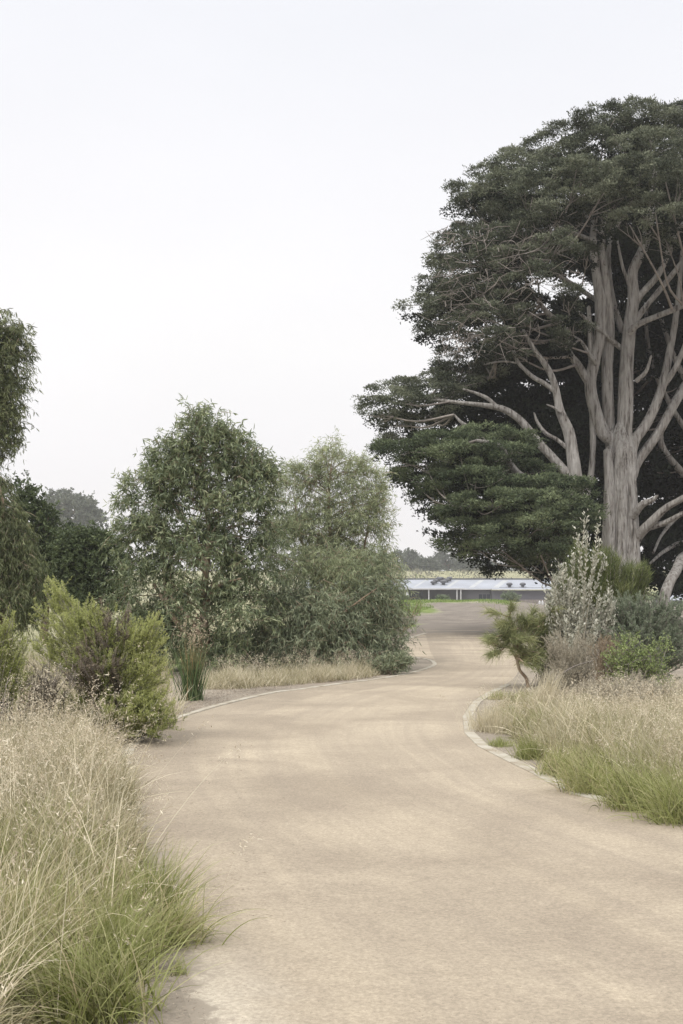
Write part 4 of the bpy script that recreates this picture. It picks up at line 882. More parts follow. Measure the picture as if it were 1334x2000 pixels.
M['farbank'] = leafmat('far_bank_scrub', [(0, (.07, .085, .055)), (.4, (.14, .145, .105)), (1, (.30, .27, .21))], .2, .8, .1)
# dry bank and turf
hb = MB(); n_ = 9000; x = rg.uniform(-30, 110, n_); y = rg.uniform(300, 385, n_)
pos = np.stack([x, y, gz(x, y) - .05], 1); cl = np.sin(x * .35) * .5 + np.sin(x * .9 + y * .1) * .4
blades(hb, pos, rg.normal(size=(n_, 3)) * .35 + (0, 0, 1), rg.uniform(.3, .9, n_) * np.clip(.9 + 1.2 * cl + rg.normal(size=n_) * .3, .15, 2), .3, .9, rg, np.clip(.45 + .35 * cl + rg.normal(size=n_) * .2, 0, 1), 2)
o_ = hb.build('dry_grass', M['farbank']); tag(o_, 'pale dry scrubby grass on the bank behind the shed', 'grass', kind='stuff')
tf = MB(); n_ = 26000; x = rg.uniform(3, 24, n_); y = rg.uniform(84, 140, n_); pp = 667 + x / y * F
ok = ((y > 112 + 4 * np.sin(x * .7)) & (pp < 1000 + 12 * np.sin(x))) | (pp < 834 + 14 * np.sin(y * .2)); x, y = x[ok], y[ok]; n_ = len(x)
blades(tf, np.stack([x, y, gz(x, y) - .02], 1), rg.normal(size=(n_, 3)) * .4 + (0, 0, 1), rg.uniform(.06, .2, n_), .05, .5, rg, rg.uniform(0, 1, n_), 2)
o_ = tf.build('turf', M['turf']); tag(o_, 'fresh green turf along the mound crest before the shed', 'grass', kind='stuff')

# ------------------------------------------------------------------ shrubs
def plume_bush(name, base, stems, rg, mats, label, nshoot=10, shl=.22, nneed=26, nl=.03, nw=.005, cat='shrub', group=None, vshift=0, r0=.012, ang=.55, mat_fn=None):
    """stems: list of (tip world xyz, base jitter, value); each carries side shoots clothed in needles"""
    o_ = empty(name, (base[0], base[1], 0)); tag(o_, label, cat, group)
    st = MB(); fo = MB()
    for tip, vv, mi in stems:
        b0 = np.array([base[0] + rg.normal() * .10, base[1] + rg.normal() * .10, -.02])
        tip = np.array(tip); h = tip - b0
        ctl = b0 + h * .5 + np.array([h[0] * -.12, h[1] * -.12, abs(h[2]) * .10]) + rg.normal(size=3) * .03
        tube(st, [b0, ctl, tip], [r0, r0 * .6, .002], 4, 4, 0, rg)
        c = catmull([b0, ctl, tip], 12); t = nrm(np.gradient(c, axis=0))
        k = (rg.uniform(.3, 1, nshoot) ** .8 * (len(c) - 1)).astype(int); k[0] = len(c) - 1
        sd = nrm(t[k] + rg.normal(size=(nshoot, 3)) * ang + np.array([0, 0, .5])); sl = shl * rg.uniform(.5, 1.25, nshoot) * (1.15 - .5 * k / len(c))
        for i in range(nshoot):
            if i % 2 == 0: tube(st, [c[k[i]], c[k[i]] + sd[i] * sl[i] * .9], [.003, .0015], 3, 1, 0, rg)
        kk = np.repeat(np.arange(nshoot), nneed); N_ = len(kk); s = rg.uniform(0, 1, N_)
        pos = c[k][kk] + sd[kk] * (sl[kk] * s)[:, None] + rg.normal(size=(N_, 3)) * .004
        nd = nrm(sd[kk] * .9 + rg.normal(size=(N_, 3)) * .55)
        val = np.clip(.35 + vshift + vv + .3 * s + rg.normal(size=N_) * .14 + rg.uniform(-.1, .1, nshoot)[kk], 0, 1)
        scatter(fo, KITE, pos, nd, nl * rg.uniform(.6, 1.3, N_), nw, rg, val, mi)
    fo.build('foliage', mats[:-1], o_); st.build('stems', mats[-1], o_); return o_
def dome_tips(lobes, n_, rg, low=.0):
    wt = np.array([l[1][0] * l[1][2] for l in lobes]); wt /= wt.sum(); out_ = []
    for i in rg.choice(len(lobes), n_, p=wt):
        c, r_ = lobes[i]; d_ = rsph(rg, 1)[0]; d_[2] = abs(d_[2]) if rg.uniform() > low else d_[2]
        out_.append(c + d_ * r_ * rg.uniform(.6, 1.08))
    return out_

rg = np.random.default_rng(21)
DM = 13.6
bm0 = G(220, 1447)
lobM = lobes_px([(118, 1215, 48, 78, .5), (165, 1245, 60, 66, .2), (85, 1290, 30, 60, .5)], DM)
lobM2 = lobes_px([(225, 1270, 60, 80, .1), (180, 1330, 60, 70, -.2)], DM)
lobM3 = lobes_px([(285, 1260, 40, 55, 0), (290, 1330, 42, 60, -.1), (285, 1390, 45, 35, -.2), (250, 1400, 60, 40, -.3)], DM)
st_ = [(t_, .18, 0) for t_ in dome_tips(lobM, 130, rg)] + [(t_, -.05, 1 if rg.uniform() < .6 else 0) for t_ in dome_tips(lobM2, 110, rg)] + [(t_, .24, 0) for t_ in dome_tips(lobM3, 140, rg, .3)] \
    + [(t_, -.15, 0) for t_ in dome_tips(lobes_px([(200, 1380, 75, 50, 0)], DM), 40, rg, .4)]
plume_bush('paperbark_shrub', bm0, st_, rg, [M['melaleuca'], M['mel_dark'], M['twig_grey']], 'large feathery yellow-green shrub with brown spent flowers beside the left kerb', 18, .2, 42, .026, .0065, r0=.005, ang=.42)
# low sprays reaching over the kerb
lowt = [P(345 + rg.normal() * 6, 1395 + i * 6, DM - .4) for i in range(6)] + [P(rg.uniform(290, 335), rg.uniform(1385, 1445), DM - .6) for _ in range(16)]
plume_bush('paperbark_shrub', G(275, 1438), [(t_, .0, 0) for t_ in lowt], rg, [M['melaleuca'], M['twig_grey']], 'low sprawling green shrub reaching over the left kerb', 12, .14, 26, .026, .006, r0=.006)
D6 = 12.6
plume_bush('paperbark_shrub', G(-10, 1470), [(t_, .08, 0) for t_ in dome_tips(lobes_px([(10, 1260, 45, 60, 0), (-20, 1300, 60, 80, 0), (20, 1330, 40, 60, 0)], D6), 110, rg, .2)], rg, [M['melaleuca'], M['twig_grey']], 'feathery green shrub cut by the left edge', 14, .2, 30, .026, .006)
# dry twiggy shrub between them
plume_bush('dry_shrub', G(90, 1440), [(t_, 0, 0) for t_ in dome_tips(lobes_px([(90, 1340, 60, 50, -.3), (40, 1350, 50, 40, -.3)], 13.2), 70, rg, .2)], rg, [M['greytwig'], M['twig_grey']], 'grey twiggy shrub low between the two feathery shrubs', 12, .18, 16, .018, .004)

# tall reed clump
rd = empty('reed_clump', (*G(374, 1368), 0)); tag(rd, 'upright clump of tall dark green reeds on the mulch by the left kerb', 'reeds')
g_ = G(374, 1368); a = MB(); n_ = 280
pos = np.stack([g_[0] + rg.normal(size=n_) * .07, g_[1] + rg.normal(size=n_) * .07, np.zeros(n_)], 1)
lean = np.stack([rg.normal(size=n_) * .2, rg.normal(size=n_) * .2, np.ones(n_)], 1)
blades(a, pos, lean, rg.uniform(.4, 1.02, n_), .012, .22, rg, rg.uniform(0, .85, n_), 5)
n_ = 60; pos = np.stack([g_[0] + rg.normal(size=n_) * .05, g_[1] + rg.normal(size=n_) * .05, np.zeros(n_)], 1)
tp_, _ = blades(a, pos, np.stack([rg.normal(size=n_) * .1, rg.normal(size=n_) * .1, np.ones(n_)], 1), rg.uniform(.8, 1.05, n_), .008, .05, rg, .98, 4); k = rg.integers(0, n_, 500); scatter(a, KITE, tp_[k] - rg.uniform(0, .25, 500)[:, None] * np.array([0, 0, 1]) + rg.normal(size=(500, 3)) * .01, rg.normal(size=(500, 3)) + (0, 0, 1), .035, .012, rg, rg.uniform(0, .4, 500), 1); a.build('leaves', [M['reed'], M['seed']], rd)

# young casuarina leaning on the right
dCs = float(G(1032, 1343)[1]); cs = empty('casuarina', (*G(1032, 1343), 0)); tag(cs, 'young she-oak with crooked stem and drooping needle tufts at the bed edge', 'tree')
sm_ = MB(); nd_ = MB()
br = [[(1032, 1345, 3.8), (1028, 1325, 3.4), (1015, 1308, 3), (1010, 1285, 2.8), (1012, 1262, 2.5), (1020, 1245, 2.4), (1030, 1225, 1.6)],
      [(1010, 1288, 3), (1000, 1270, 2.2), (990, 1262, 1.8), (975, 1265, 1)], [(1012, 1265, 2.4), (1002, 1245, 2), (1000, 1222, 1.4), (995, 1205, .8)], [(1014, 1258, 2), (1035, 1248, 1.8), (1055, 1235, 1.2), (1062, 1215, .8)],
      [(1011, 1280, 2.2), (1035, 1278, 1.8), (1055, 1275, 1.2)], [(1012, 1270, 2), (995, 1250, 1.6), (982, 1240, 1)], [(1020, 1245, 2), (1018, 1225, 1.4), (1015, 1208, .8)], [(1012, 1285, 2, -.2), (1025, 1295, 1.6, -.3), (1045, 1300, 1, -.3)], [(1030, 1250, 1.6, .1), (1050, 1225, 1.2, .1), (1058, 1205, .7)]]
for q_ in range(36):
    b0 = br[rg.integers(0, 9)]; k0 = rg.integers(len(b0) // 2, len(b0)); x0, y0 = b0[k0][:2]; a0 = rg.uniform(-.7, pi + .7); l0 = rg.uniform(16, 42)
    br.append([(x0, y0, 1.3), (x0 + math.cos(a0) * l0 * .5, y0 - math.sin(a0) * l0 * .5, 1.0, rg.normal() * .15), (x0 + math.cos(a0) * l0, y0 - math.sin(a0) * l0 * .8, .5, rg.normal() * .25)])
for pts in br:
    w_, r_ = limb_pts(pts, dCs); tube(sm_, w_, r_, 7, 5, 0, rg)
    c_ = catmull(w_, 7); c_ = c_[len(c_) // 3:] if len(pts) < 6 else c_[-14:]
    nn_ = 170; k = rg.integers(0, len(c_), nn_)
    ax = nrm(w_[-1] - w_[0])
    blades(nd_, c_[k] + rg.normal(size=(nn_, 3)) * .025, nrm(rg.normal(size=(nn_, 3)) * .42 + ax * .75 + np.array([-.05, 0, .15])), .24 * rg.uniform(.4, 1.2, nn_), .0065, .7, rg, np.clip(.45 + rg.normal() * .12 + rg.normal(size=nn_) * .2, 0, 1), 4)
sm_.build('stem', M['bark_gum'], cs); nd_.build('needles', M['needle'], cs)

# silver-leaved shrub
def leafy_stems(mb, st, base, tips, rg, npair, L, W, val, tmpl=OVAL, up=.9, r0=.012, spread=.1, start=.3, mat=0):
    for tip in tips:
        b0 = np.array([base[0] + rg.normal() * spread, base[1] + rg.normal() * spread, -.02]); tip = np.array(tip)
        ctl = b0 * .5 + tip * .5 + np.array([0, 0, .1]) - (tip - b0) * (.12, .12, 0) + rg.normal(size=3) * .04
        tube(st, [b0, ctl, tip], [r0, r0 * .55, .003], 5, 4, 0, rg)
        c = catmull([b0, ctl, tip], 14); t = nrm(np.gradient(c, axis=0)); k = (rg.uniform(start, 1, npair) * (len(c) - 1)).astype(int)
        off = rg.uniform(0, 1, npair)[:, None] * .06 * t[k]
        out_ = nrm(np.cross(t[k], rsph(rg, npair)))
        scatter(mb, tmpl, c[k] + off, t[k] * up + out_ * .75, L * rg.uniform(.6, 1.2, npair), W * rg.uniform(.8, 1.2, npair), rg, np.clip(val + rg.normal(size=npair) * .2, 0, 1), mat)
DV = 21.0; gb = G(1125, 1345); sv = empty('silver_shrub', (*gb, 0)); tag(sv, 'tall silver-leaved shrub with upright pale spikes in front of the cypress', 'shrub')
fo = MB(); st = MB()
sl_ = lobes_px([(1160, 1090, 10, 30, 0), (1104, 1146, 26, 22, 0), (1100, 1200, 36, 50, -.1), (1150, 1190, 45, 50, -.1), (1125, 1245, 56, 46, -.2), (1090, 1128, 20, 20, 0), (1085, 1170, 26, 28, 0), (1160, 1215, 40, 34, -.1), (1185, 1190, 22, 26, 0), (1075, 1215, 16, 26, 0)], 21.5)
tips = dome_tips(sl_, 60, rg, .2) + [P(x, y, 21.5 + rg.normal() * .15) for x, y in ((1143, 1014), (1147, 1050), (1168, 1024), (1172, 1062), (1128, 1048), (1120, 1085), (1092, 1106), (1084, 1130), (1180, 1095), (1080, 1178), (1072, 1205), (1190, 1150), (1196, 1175), (1104, 1112))]
leafy_stems(fo, st, gb, tips, rg, 60, .075, .028, .66, up=.9, r0=.008, start=.5)
c_ = np.array(tips)
kk = np.repeat(np.arange(len(tips)), 26); N_ = len(kk); pos = c_[kk] + rg.normal(size=(N_, 3)) * np.array([.028, .028, .11]) - (0, 0, .08)
scatter(fo, OVAL, pos, rg.normal(size=(N_, 3)) * .5 + (0, 0, 1), .07 * rg.uniform(.6, 1.2, N_), .025, rg, np.clip(.62 + rg.normal(size=N_) * .22, 0, 1))
fo.build('foliage', M['silver'], sv); st.build('stems', M['greytwig'], sv)

plume_bush('needle_shrub', G(1066, 1338), [(t_, .05, 0) for t_ in dome_tips(lobes_px([(1062, 1240, 30, 36, 0), (1078, 1285, 30, 36, 0), (1050, 1280, 26, 30, 0)], 22.2), 90, rg, .25)], rg, [M['needle_dk'], M['twig_grey']], 'small olive needle-leaved bush between the she-oak and the silver shrub', 12, .2, 24, .06, .006, r0=.006)
# needle shrubs behind
DN = 25.0
a = empty('needle_shrub', ((1200 - 667) / F * DN, DN, 0)); tag(a, 'needle-leaved green shrub between the silver shrub and the cypress trunk', 'shrub')
nb_ = MB(); st = MB(); base = ((1195 - 667) / F * DN, DN)
tl_ = lobes_px([(1185, 1105, 40, 34, 0), (1235, 1130, 40, 36, 0), (1130, 1100, 26, 40, 0), (1110, 1150, 30, 40, 0), (1165, 1150, 40, 34, 0), (1210, 1165, 50, 32, 0), (1150, 1120, 24, 40, 0), (1182, 1085, 12, 20, 0), (1222, 1105, 14, 24, 0), (1256, 1140, 14, 26, 0)], DN)
tips = dome_tips(tl_, 160, rg, .2)
for tip in tips:
    b0 = np.array([base[0] + rg.normal() * .1, base[1] + rg.normal() * .1, 0]); tube(st, [b0, (b0 + tip) / 2 + rg.normal(size=3) * .05, tip], [.012, .008, .002], 4, 3, 0, rg)
    nn_ = 130; p_ = b0 + (tip - b0) * rg.uniform(.72, 1.0, nn_)[:, None] + rg.normal(size=(nn_, 3)) * .03
    blades(nb_, p_, nrm(tip - b0) * .8 + rg.normal(size=(nn_, 3)) * .45 + (0, 0, .3), .2 * rg.uniform(.5, 1.2, nn_), .0075, .25, rg, np.clip(.42 + rg.normal() * .15 + rg.normal(size=nn_) * .2, 0, 1), 3)
nb_.build('needles', M['needle_dk'], a); st.build('stems', M['twig_grey'], a)
# grey-green dome
DG = 21.5; gb = ((1262 - 667) / F * DG, DG)
tips = [(t_, .05, 0) for t_ in dome_tips(lobes_px([(1225, 1200, 52, 42, .2), (1275, 1205, 60, 50, 0), (1325, 1225, 60, 56, .2), (1250, 1255, 80, 60, -.3), (1320, 1280, 70, 55, -.3), (1190, 1205, 26, 34, .1)], DG), 380, rg, .35)]
plume_bush('grey_shrub', gb, tips, rg, [M['greygreen'], M['twig_grey']], 'large rounded grey-green shrub on the right, behind the bright green one', 15, .15, 24, .034, .0095, r0=.01)
# bright green shrub
DR = 18.0
small_bush('green_shrub', ((1235 - 667) / F * DR, DR), lobes_px([(1235, 1280, 26, 26, 0), (1278, 1292, 24, 30, 0), (1215, 1312, 30, 28, 0), (1255, 1325, 50, 30, 0), (1297, 1272, 9, 16, 0), (1226, 1262, 8, 16, 0), (1262, 1270, 8, 18, 0)], DR), (M['brightgreen'], M['twig_grey']), rg, 110, 7, 8, .10, .2, .034, .018, 'bright green small-leaved shrub at the foot of the grey-green one', tmpl=OVAL, up=.7, hang=-.4, nb=90, r0=.006, vshift=.12)
# reddish dry shrub and grey twiggy ones
def twiggy(px, py, d, lobes, n_, mat, label, vs=0, nl=.022):
    o_ = plume_bush('dry_shrub', ((px - 667) / F * d, d), [(t_, vs, 0) for t_ in dome_tips(lobes_px(lobes, d), n_, rg, .3)], rg, [M[mat], M[mat]], label, 14, .16, 14, nl, .0045, r0=.006, ang=.8)
twiggy(1180, 1340, 18.4, [(1180, 1268, 40, 26, 0), (1205, 1290, 34, 26, 0)], 50, 'redtwig', 'reddish twiggy dry shrub left of the bright green one')
twiggy(1120, 1350, 18.8, [(1120, 1280, 56, 50, 0), (1155, 1310, 60, 40, -.2), (1095, 1320, 40, 34, -.1), (1080, 1270, 26, 34, .2)], 170, 'greytwig', 'pale grey tangle of dry stems below the silver shrub')
twiggy(1215, 1370, 16.6, [(1225, 1345, 60, 26, 0), (1165, 1350, 44, 24, 0), (1290, 1350, 40, 22, 0)], 120, 'greytwig', 'low dry grey twigs in front of the bright green shrub', .05)
# arching bare dead stem
a = MB(); w_, r_ = limb_pts([(1055, 1392, 1.8), (1066, 1362, 1.6), (1078, 1338, 1.4), (1095, 1318, 1.1), (1125, 1300, .8), (1160, 1290, .4)], 17.0); tube(a, w_, r_, 6, 6, 0, rg)
o_ = a.build('dead_stem', M['twig_grey'], None, (w_[0][0], w_[0][1], 0)); tag(o_, 'bare arching dead stem leaning out of the dry grass on the right', 'stem')

# ------------------------------------------------------------------ grasses
def tuss(mb, x, y, n_, L, W, lean, droop, v0, vs, rg, r_=.05, mat=0, segs=5, z=0.0, dirx=0.0, diry=0.0):
    pos = np.stack([x + rg.normal(size=n_) * r_, y + rg.normal(size=n_) * r_, np.full(n_, z)], 1)
    az = rg.uniform(0, 2 * pi, n_); ln = np.abs(rg.normal(size=n_)) * lean * rg.choice([.7, 1, 1.7], n_) + .05; dirx = dirx + rg.normal() * .1; diry = diry + rg.normal() * .1
    d_ = np.stack([np.cos(az) * ln + dirx, np.sin(az) * ln + diry, np.ones(n_)], 1)
    return blades(mb, pos, d_, L * rg.uniform(.45, 1.15, n_), W * rg.uniform(.7, 1.2, n_), droop * rg.uniform(.5, 1.4, n_), rg, np.clip(v0 + rg.normal(size=n_) * vs, 0, 1), segs, mat)
def seeded(mb, x, y, n_, L, rg, v=.75, lean=.22, mat_st=0, mat_sd=1, nsp=16, droop=.7, w_=.0035, sp=.02, r_=.1):
    """flowering stems that end in open, nodding heads of spikelets"""
    for _ in range(1):
        pos = np.stack([x + rg.normal(size=n_) * r_, y + rg.normal(size=n_) * r_, np.zeros(n_)], 1)
        az = rg.uniform(0, 2 * pi, n_); ln = np.abs(rg.normal(size=n_)) * lean * rg.choice([.8, 1.2, 2.0], n_)
        d_ = nrm(np.stack([np.cos(az) * ln + .04, np.sin(az) * ln, np.ones(n_)], 1)); LL = L * rg.uniform(.65, 1.15, n_)
        tip, td = blades(mb, pos, d_, LL, w_, droop, rg, np.clip(v + rg.normal(size=n_) * .12, 0, 1), 6, mat_st, taper=.6)
        k = np.repeat(np.arange(n_), nsp); N_ = len(k); s = rg.uniform(0, .26, N_)
        p_ = tip[k] - td[k] * (s * LL[k])[:, None] + rg.normal(size=(N_, 3)) * .014 * (1 + 2 * s[:, None])
        dd = nrm(td[k] * .6 + rg.normal(size=(N_, 3)) * .5 - np.array([0, 0, .6]))
        scatter(mb, KITE, p_, dd, sp * rg.uniform(.7, 1.5, N_), sp * .26, rg, np.clip(.5 + rg.normal(size=N_) * .2 + rg.normal(size=n_)[k] * .12, 0, 1), mat_sd)

def path_left(y): return np.interp(y, Lc[:, 1], Lc[:, 0])
rg = np.random.default_rng(33)
# left bank: greener towards the camera, dry and seeding further back
gl = MB(); sd = MB()
for _ in range(560):
    y = rg.uniform(3.2, 13.2); xl = (0 - 667) / F * y - .5
    lim = np.interp(y, [3.2, 4.4, 5.0, 5.8, 6.6, 8, 10, 11.8, 13.2], [-1.35, -1.35, -1.2, -.95, -1.12, -1.42, -1.85, -2.2, -2.75])
    x = rg.uniform(xl, lim) 
    u = smooth(5.5, 9.5, y + rg.normal() * .6 - (x - lim) * .5)
    hh = np.interp(y, [3, 4.5, 6, 8, 10, 13], [.34, .42, .44, .47, .48, .46]) * rg.uniform(.75, 1.1)
    hh *= rg.choice([.7, 1, 1, 1.2])
    if x > lim - .25: hh *= .75
    if rg.uniform() > .22 + u: tuss(gl, x, y, 150, hh, .0052, .42, 1.1, .52 + rg.normal() * .14, .22, rg, .07, 0)
    else: tuss(gl, x, y, 130, hh * .95, .0045, .34, .9, .45 + rg.normal() * .12, .22, rg, .07, 1)
    fld = .5 + .5 * math.sin(x * 2.3 + y * 1.1) * math.sin(y * 1.7 - x * .8)
    if rg.uniform() < .25 + .5 * u * fld + .25 * u: seeded(gl, x, y, int(2 + 6 * u * fld), hh * 1.42, rg, .72, .24, 1, 2)
for _ in range(60):
    y = rg.uniform(4.2, 12); xl = (0 - 667) / F * y - .2; lim = np.interp(y, [4.4, 5.8, 6.6, 8, 10, 12], [-1.3, -1.1, -1.2, -1.5, -1.9, -2.3])
    seeded(gl, rg.uniform(xl, lim), y, 2, rg.uniform(.75, 1.0), rg, .9, .3, 1, 2, 18, .35, .006, .024)
n_ = 2600; y = rg.uniform(3.4, 13, n_); lim = np.interp(y, [3.2, 4.4, 5.0, 5.8, 6.6, 8, 10, 11.8, 13.2], [-1.2, -1.25, -1.2, -.95, -1.2, -1.45, -1.9, -2.2, -2.8]); x = lim - rg.uniform(0, 1, n_) * (667 / F * y + lim + .4)
blades(gl, np.stack([x, y, np.zeros(n_)], 1), rg.normal(size=(n_, 3)) * .42 + (0, 0, 1), rg.uniform(.35, .85, n_) * np.interp(y, [3, 6, 13], [.75, 1, 1]), .0065, rg.uniform(.3, 1.5, n_), rg, rg.uniform(0, 1, n_), 6, 3, taper=.7)
n_ = 60000; y = rg.uniform(3.2, 13, n_); lim = np.interp(y, [3.2, 4.4, 5.0, 5.8, 6.6, 8, 10, 11.8, 13.2], [-1.1, -1.15, -1.1, -.85, -1.1, -1.35, -1.8, -2.1, -2.7]); x = lim - rg.uniform(0, 1, n_) * (667 / F * y + lim + .4)
blades(gl, np.stack([x, y, np.zeros(n_)], 1), rg.normal(size=(n_, 3)) * .8 + (0, 0, .6), rg.uniform(.08, .3, n_), .0045, 1.2, rg, np.clip(.3 + rg.normal(size=n_) * .25, 0, 1), 3, 1)
o_ = gl.build('long_grass', [M['greengrass'], M['drygrass'], M['seed'], M['straw']]); tag(o_, 'long grass bank on the left, green in front, straw-coloured and seeding behind', 'grass', kind='stuff')
# right bank
gr_ = MB()
def right_lim(y): return np.interp(y, [7, 8, 9.6, 11, 12, 13, 14.2, 16, 18, 20, 22], [3.55, 3.1, 2.35, 2.02, 1.9, 1.82, 1.83, 1.92, 2.3, 2.8, 3.4])
for _ in range(620):
    y = rg.uniform(7.2, 19.5); lim = right_lim(y) + .18; xr = 700 / F * y + .5
    if lim > xr: continue
    x = rg.uniform(lim, xr)
    if y > 16.8 and x < lim + 1.0 and rg.uniform() < .8: continue
    e_ = x - lim; u = smooth(.05, .5, e_ + rg.normal() * .25 + .1 * (y > 13)); hh = .5 * rg.uniform(.75, 1.1) * (.72 if e_ < .3 else 1)
    if y > 13: hh *= .8
    if y > 15.5: hh *= .75
    if rg.uniform() > .15 + u * .8: tuss(gr_, x, y, 140, hh, .0055, .42, 1.15, .5 + rg.normal() * .1, .22, rg, .07, 0, dirx=-.06)
    else: tuss(gr_, x, y, 120, hh * 1.05, .005, .4, 1.0, .5 + rg.normal() * .12, .22, rg, .08, 1)
    fld = .5 + .5 * math.sin(x * 2.1 + y * 1.3) * math.sin(y * 1.5 - x)
    if rg.uniform() < .2 + .4 * u * fld + .25 * u: seeded(gr_, x, y, int(2 + 6 * u * fld), hh * 1.35, rg, .7, .3, 1, 2, 16, .55, .004, .023)
n_ = 2600; y = rg.uniform(7.2, 16, n_); x = right_lim(y) + .12 + rg.uniform(0, 1, n_) * 3.2
blades(gr_, np.stack([x, y, np.zeros(n_)], 1), rg.normal(size=(n_, 3)) * .5 + (-.05, 0, 1), rg.uniform(.3, .85, n_), .008, rg.uniform(.4, 1.7, n_), rg, rg.uniform(0, 1, n_), 6, 3, taper=.7)
n_ = 60000; y = rg.uniform(7.2, 19.5, n_); x = right_lim(y) + .12 + rg.uniform(0, 1, n_) ** 1.3 * 3.2
blades(gr_, np.stack([x, y, np.zeros(n_)], 1), rg.normal(size=(n_, 3)) * .8 + (0, 0, .6), rg.uniform(.08, .32, n_), .006, 1.2, rg, np.clip(.35 + rg.normal(size=n_) * .25, 0, 1), 3, 1)
o_ = gr_.build('long_grass', [M['greengrass'], M['drygrass'], M['seed'], M['straw']]); tag(o_, 'straw-coloured seeding grass bank on the right behind the kerb', 'grass', kind='stuff')
# dry strip under the gums
gs = MB()
for _ in range(330):
    px = rg.uniform(405, 735); k = np.interp(px, [405, 480, 560, 650, 700, 740], [1348, 1344, 1338, 1331, 1326, 1318])
    py = k - rg.uniform(0, 17); g_ = G(px, py)
    tuss(gs, g_[0], g_[1], 70, rg.uniform(.1, .34) * (.6 + .6 * (math.sin(px * .05) * math.sin(px * .13) > -.2)), .008, .5, .9, .6 + rg.normal() * .1, .2, rg, .08, 0, 3)
    if rg.uniform() < .25: seeded(gs, g_[0], g_[1], 5, .45, rg, .75, .2, 0, 1, 10, .3, .005, .025)
o_ = gs.build('dry_grass', [M['drygrass'], M['seed']]); tag(o_, 'strip of short dry grass in front of the roadside gum trees', 'grass', kind='stuff')
# ragged grass and scrub on the ground to the left behind the feathery shrubs
gb_ = MB()
for _ in range(320):
    y = rg.uniform(14.5, 30); x = rg.uniform((-60 - 667) / F * y, (330 - 667) / F * y)
    tuss(gb_, x, y, 60, rg.uniform(.25, .55), .01, .35, .7, .5 + rg.normal() * .15, .2, rg, .1, 0, 3)
o_ = gb_.build('dry_grass', M['drygrass']); tag(o_, 'pale dry grass on the ground behind the feathery shrubs at left', 'grass', kind='stuff')

def tussock(px, py, label, n_, L, W, lean, droop, v0, vs, mat, seeds=0, r_=.06, dirx=0.0, cat='grass tussock', diry=0.0):
    g_ = G(px, py); o_ = empty('grass_tussock', (g_[0], g_[1], 0)); tag(o_, label, cat, 'distinct grass tussocks')
    a = MB(); tuss(a, g_[0], g_[1], n_, L, W, lean, droop, v0, vs, rg, r_, 0, 7, dirx=dirx, diry=diry)
    if seeds: seeded(a, g_[0], g_[1], seeds, L * 1.3, rg, .8, .25, 1, 2)
    a.build('leaves', [M[mat], M['drygrass'], M['seed']], o_)
tussock(325, 1842, 'dark-based arching tussock spilling over the track edge at lower left', 520, .36, .0045, .6, 1.6, .55, .25, 'greengrass', 3, .07, .22)
tussock(295, 1800, 'upright bright green tussock just behind the one spilling over the track', 420, .4, .005, .35, .8, .4, .14, 'greengrass', 0, .06, .1)
tussock(349, 1905, 'tiny green tuft alone on the bare soil at lower left', 60, .1, .003, .4, .6, .4, .15, 'greengrass', 0, .02)
tussock(185, 1985, 'large vivid green tussock in the bottom left corner', 700, .42, .006, .5, 1.0, .42, .2, 'greengrass', 3, .1)
tussock(90, 1900, 'silvery green arching tussock at the left edge, behind the corner one', 600, .46, .0055, .5, 1.2, .62, .15, 'greengrass', 0, .09)
tussock(225, 1900, 'green tussock between the corner one and the track', 520, .4, .005, .42, 1.1, .42, .14, 'greengrass', 0, .07)
tussock(1060, 1392, 'tall straw-coloured upright tussock beside the she-oak', 340, .62, .006, .16, .2, .8, .14, 'drygrass', 8, .07)
tussock(950, 1428, 'pale bleached tuft at the bend of the right kerb', 420, .34, .005, .25, .5, .75, .15, 'drygrass', 20, .09)
tussock(985, 1432, 'second bleached tuft just right of the one at the bend', 380, .32, .005, .28, .5, .68, .15, 'drygrass', 16, .09)
tussock(975, 1457, 'small low green tuft beside the kerb below the bleached tufts', 260, .11, .005, .5, .6, .4, .1, 'greengrass', 0, .06)
tussock(1035, 1482, 'vivid green tussock hugging the right kerb', 420, .26, .005, .45, .9, .36, .12, 'greengrass', 0, .07)
tussock(975, 1366, 'grey-green cushion of grass at the near edge of the she-oak bed', 300, .17, .006, .5, .8, .6, .15, 'greengrass', 0, .09)
tussock(1150, 1548, 'arching green and straw tussock leaning over the right kerb', 560, .46, .0055, .5, 1.3, .52, .2, 'greengrass', 4, .09, -.1)
tussock(1245, 1580, 'wide dark green tussock overhanging the kerb near the right edge', 620, .5, .0055, .5, 1.3, .38, .18, 'greengrass', 4, .1, -.08)
tussock(1325, 1606, 'bristling green tussock over the kerb, cut by the right edge', 620, .48, .0055, .5, 1.2, .42, .18, 'greengrass', 4, .1, -.1)
tussock(1090, 1515, 'small arching tussock between the vivid green one and the leaning one', 420, .36, .005, .45, 1.2, .55, .2, 'greengrass', 3, .08, -.06)

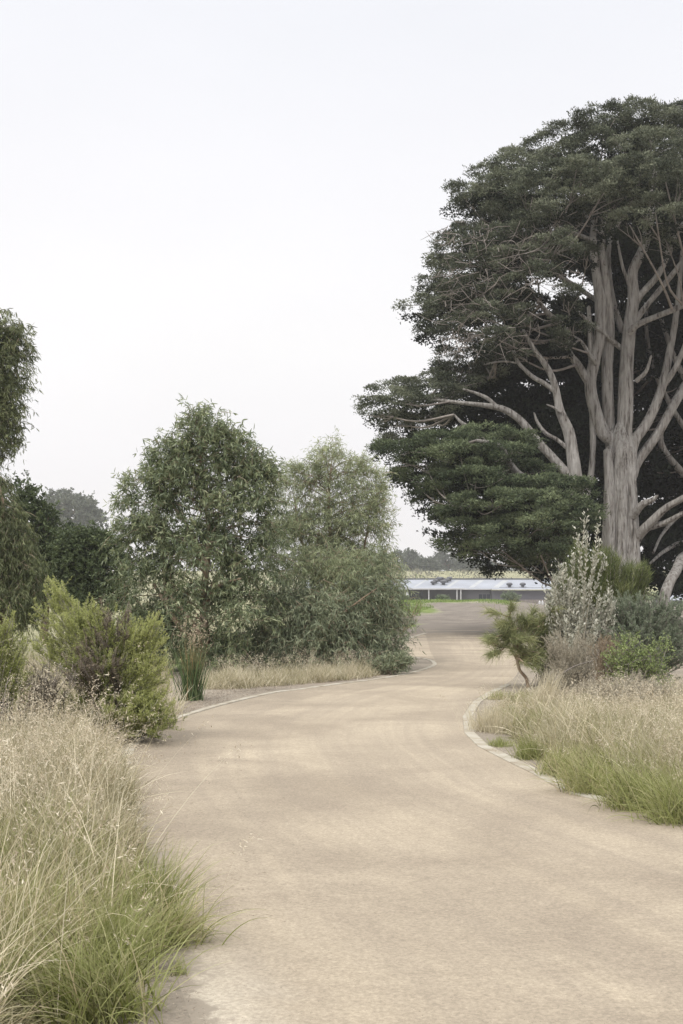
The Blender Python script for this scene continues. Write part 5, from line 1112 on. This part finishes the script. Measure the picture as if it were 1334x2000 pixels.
# litter
lt = MB()
def litter(xs, ys, L0, L1):
    n_ = len(xs); d_ = np.stack([rg.normal(size=n_), rg.normal(size=n_), rg.uniform(0, .2, n_)], 1)
    scatter(lt, KITE, np.stack([xs, ys, np.full(n_, .012)], 1), d_, rg.uniform(L0, L1, n_), rg.uniform(.15, .4, n_) * L0 * 1.2, rg, rg.uniform(0, 1, n_), 0, roll=nrm(np.stack([rg.normal(size=n_) * .2, rg.normal(size=n_) * .2, np.ones(n_)], 1)))
n_ = 5200; y = rg.uniform(3.4, 7.2, n_); x = path_left(y) - rg.exponential(.35, n_) + .06; litter(x, y, .006, .03)
n_ = 4200; y = rg.uniform(6, 14.5, n_); x = path_left(y) + rg.exponential(.4, n_) - .1; litter(x, y, .008, .035)
n_ = 9000; px = rg.uniform(320, 760, n_); k = np.interp(px, [320, 400, 480, 560, 650, 740], [1410, 1384, 1361, 1346, 1335, 1323]); py = k - rg.uniform(1, 28, n_)
g_ = F * CH / (py - HZ); litter((px - 667) / F * g_, g_, .015, .07)
n_ = 3500; y = rg.uniform(12.5, 24, n_); x = right_lim(y) + .15 + rg.exponential(.6, n_); litter(x, y, .015, .06)
n_ = 7000; y = 3.6 + rg.exponential(3.2, n_); x = path_left(y) + rg.uniform(.02, 4.4, n_); litter(x, y, .005, .013)
n_ = 900; y = rg.uniform(4, 16, n_); x = path_left(y) + rg.uniform(.1, 3.8, n_); litter(x, y, .004, .012)
o_ = lt.build('leaf_litter', M['litter']); tag(o_, 'dry leaves, bark and twigs strewn on the mulch and track edges', 'litter', kind='stuff')

# ------------------------------------------------------------------ haze
hz_ = MB(); box(hz_, -1000, 1000, -70, 1100, -2.5, 40)
m, n, o = newmat('haze_air'); pv = n.nodes.new('ShaderNodeVolumePrincipled')
pv.inputs['Color'].default_value = (.93, .93, .96, 1); pv.inputs['Density'].default_value = .0004; pv.inputs['Anisotropy'].default_value = .1
n.links.new(pv.outputs[0], o.inputs['Volume'])
o_ = hz_.build('haze', m); tag(o_, 'thin pale haze over the far trees', kind='stuff')
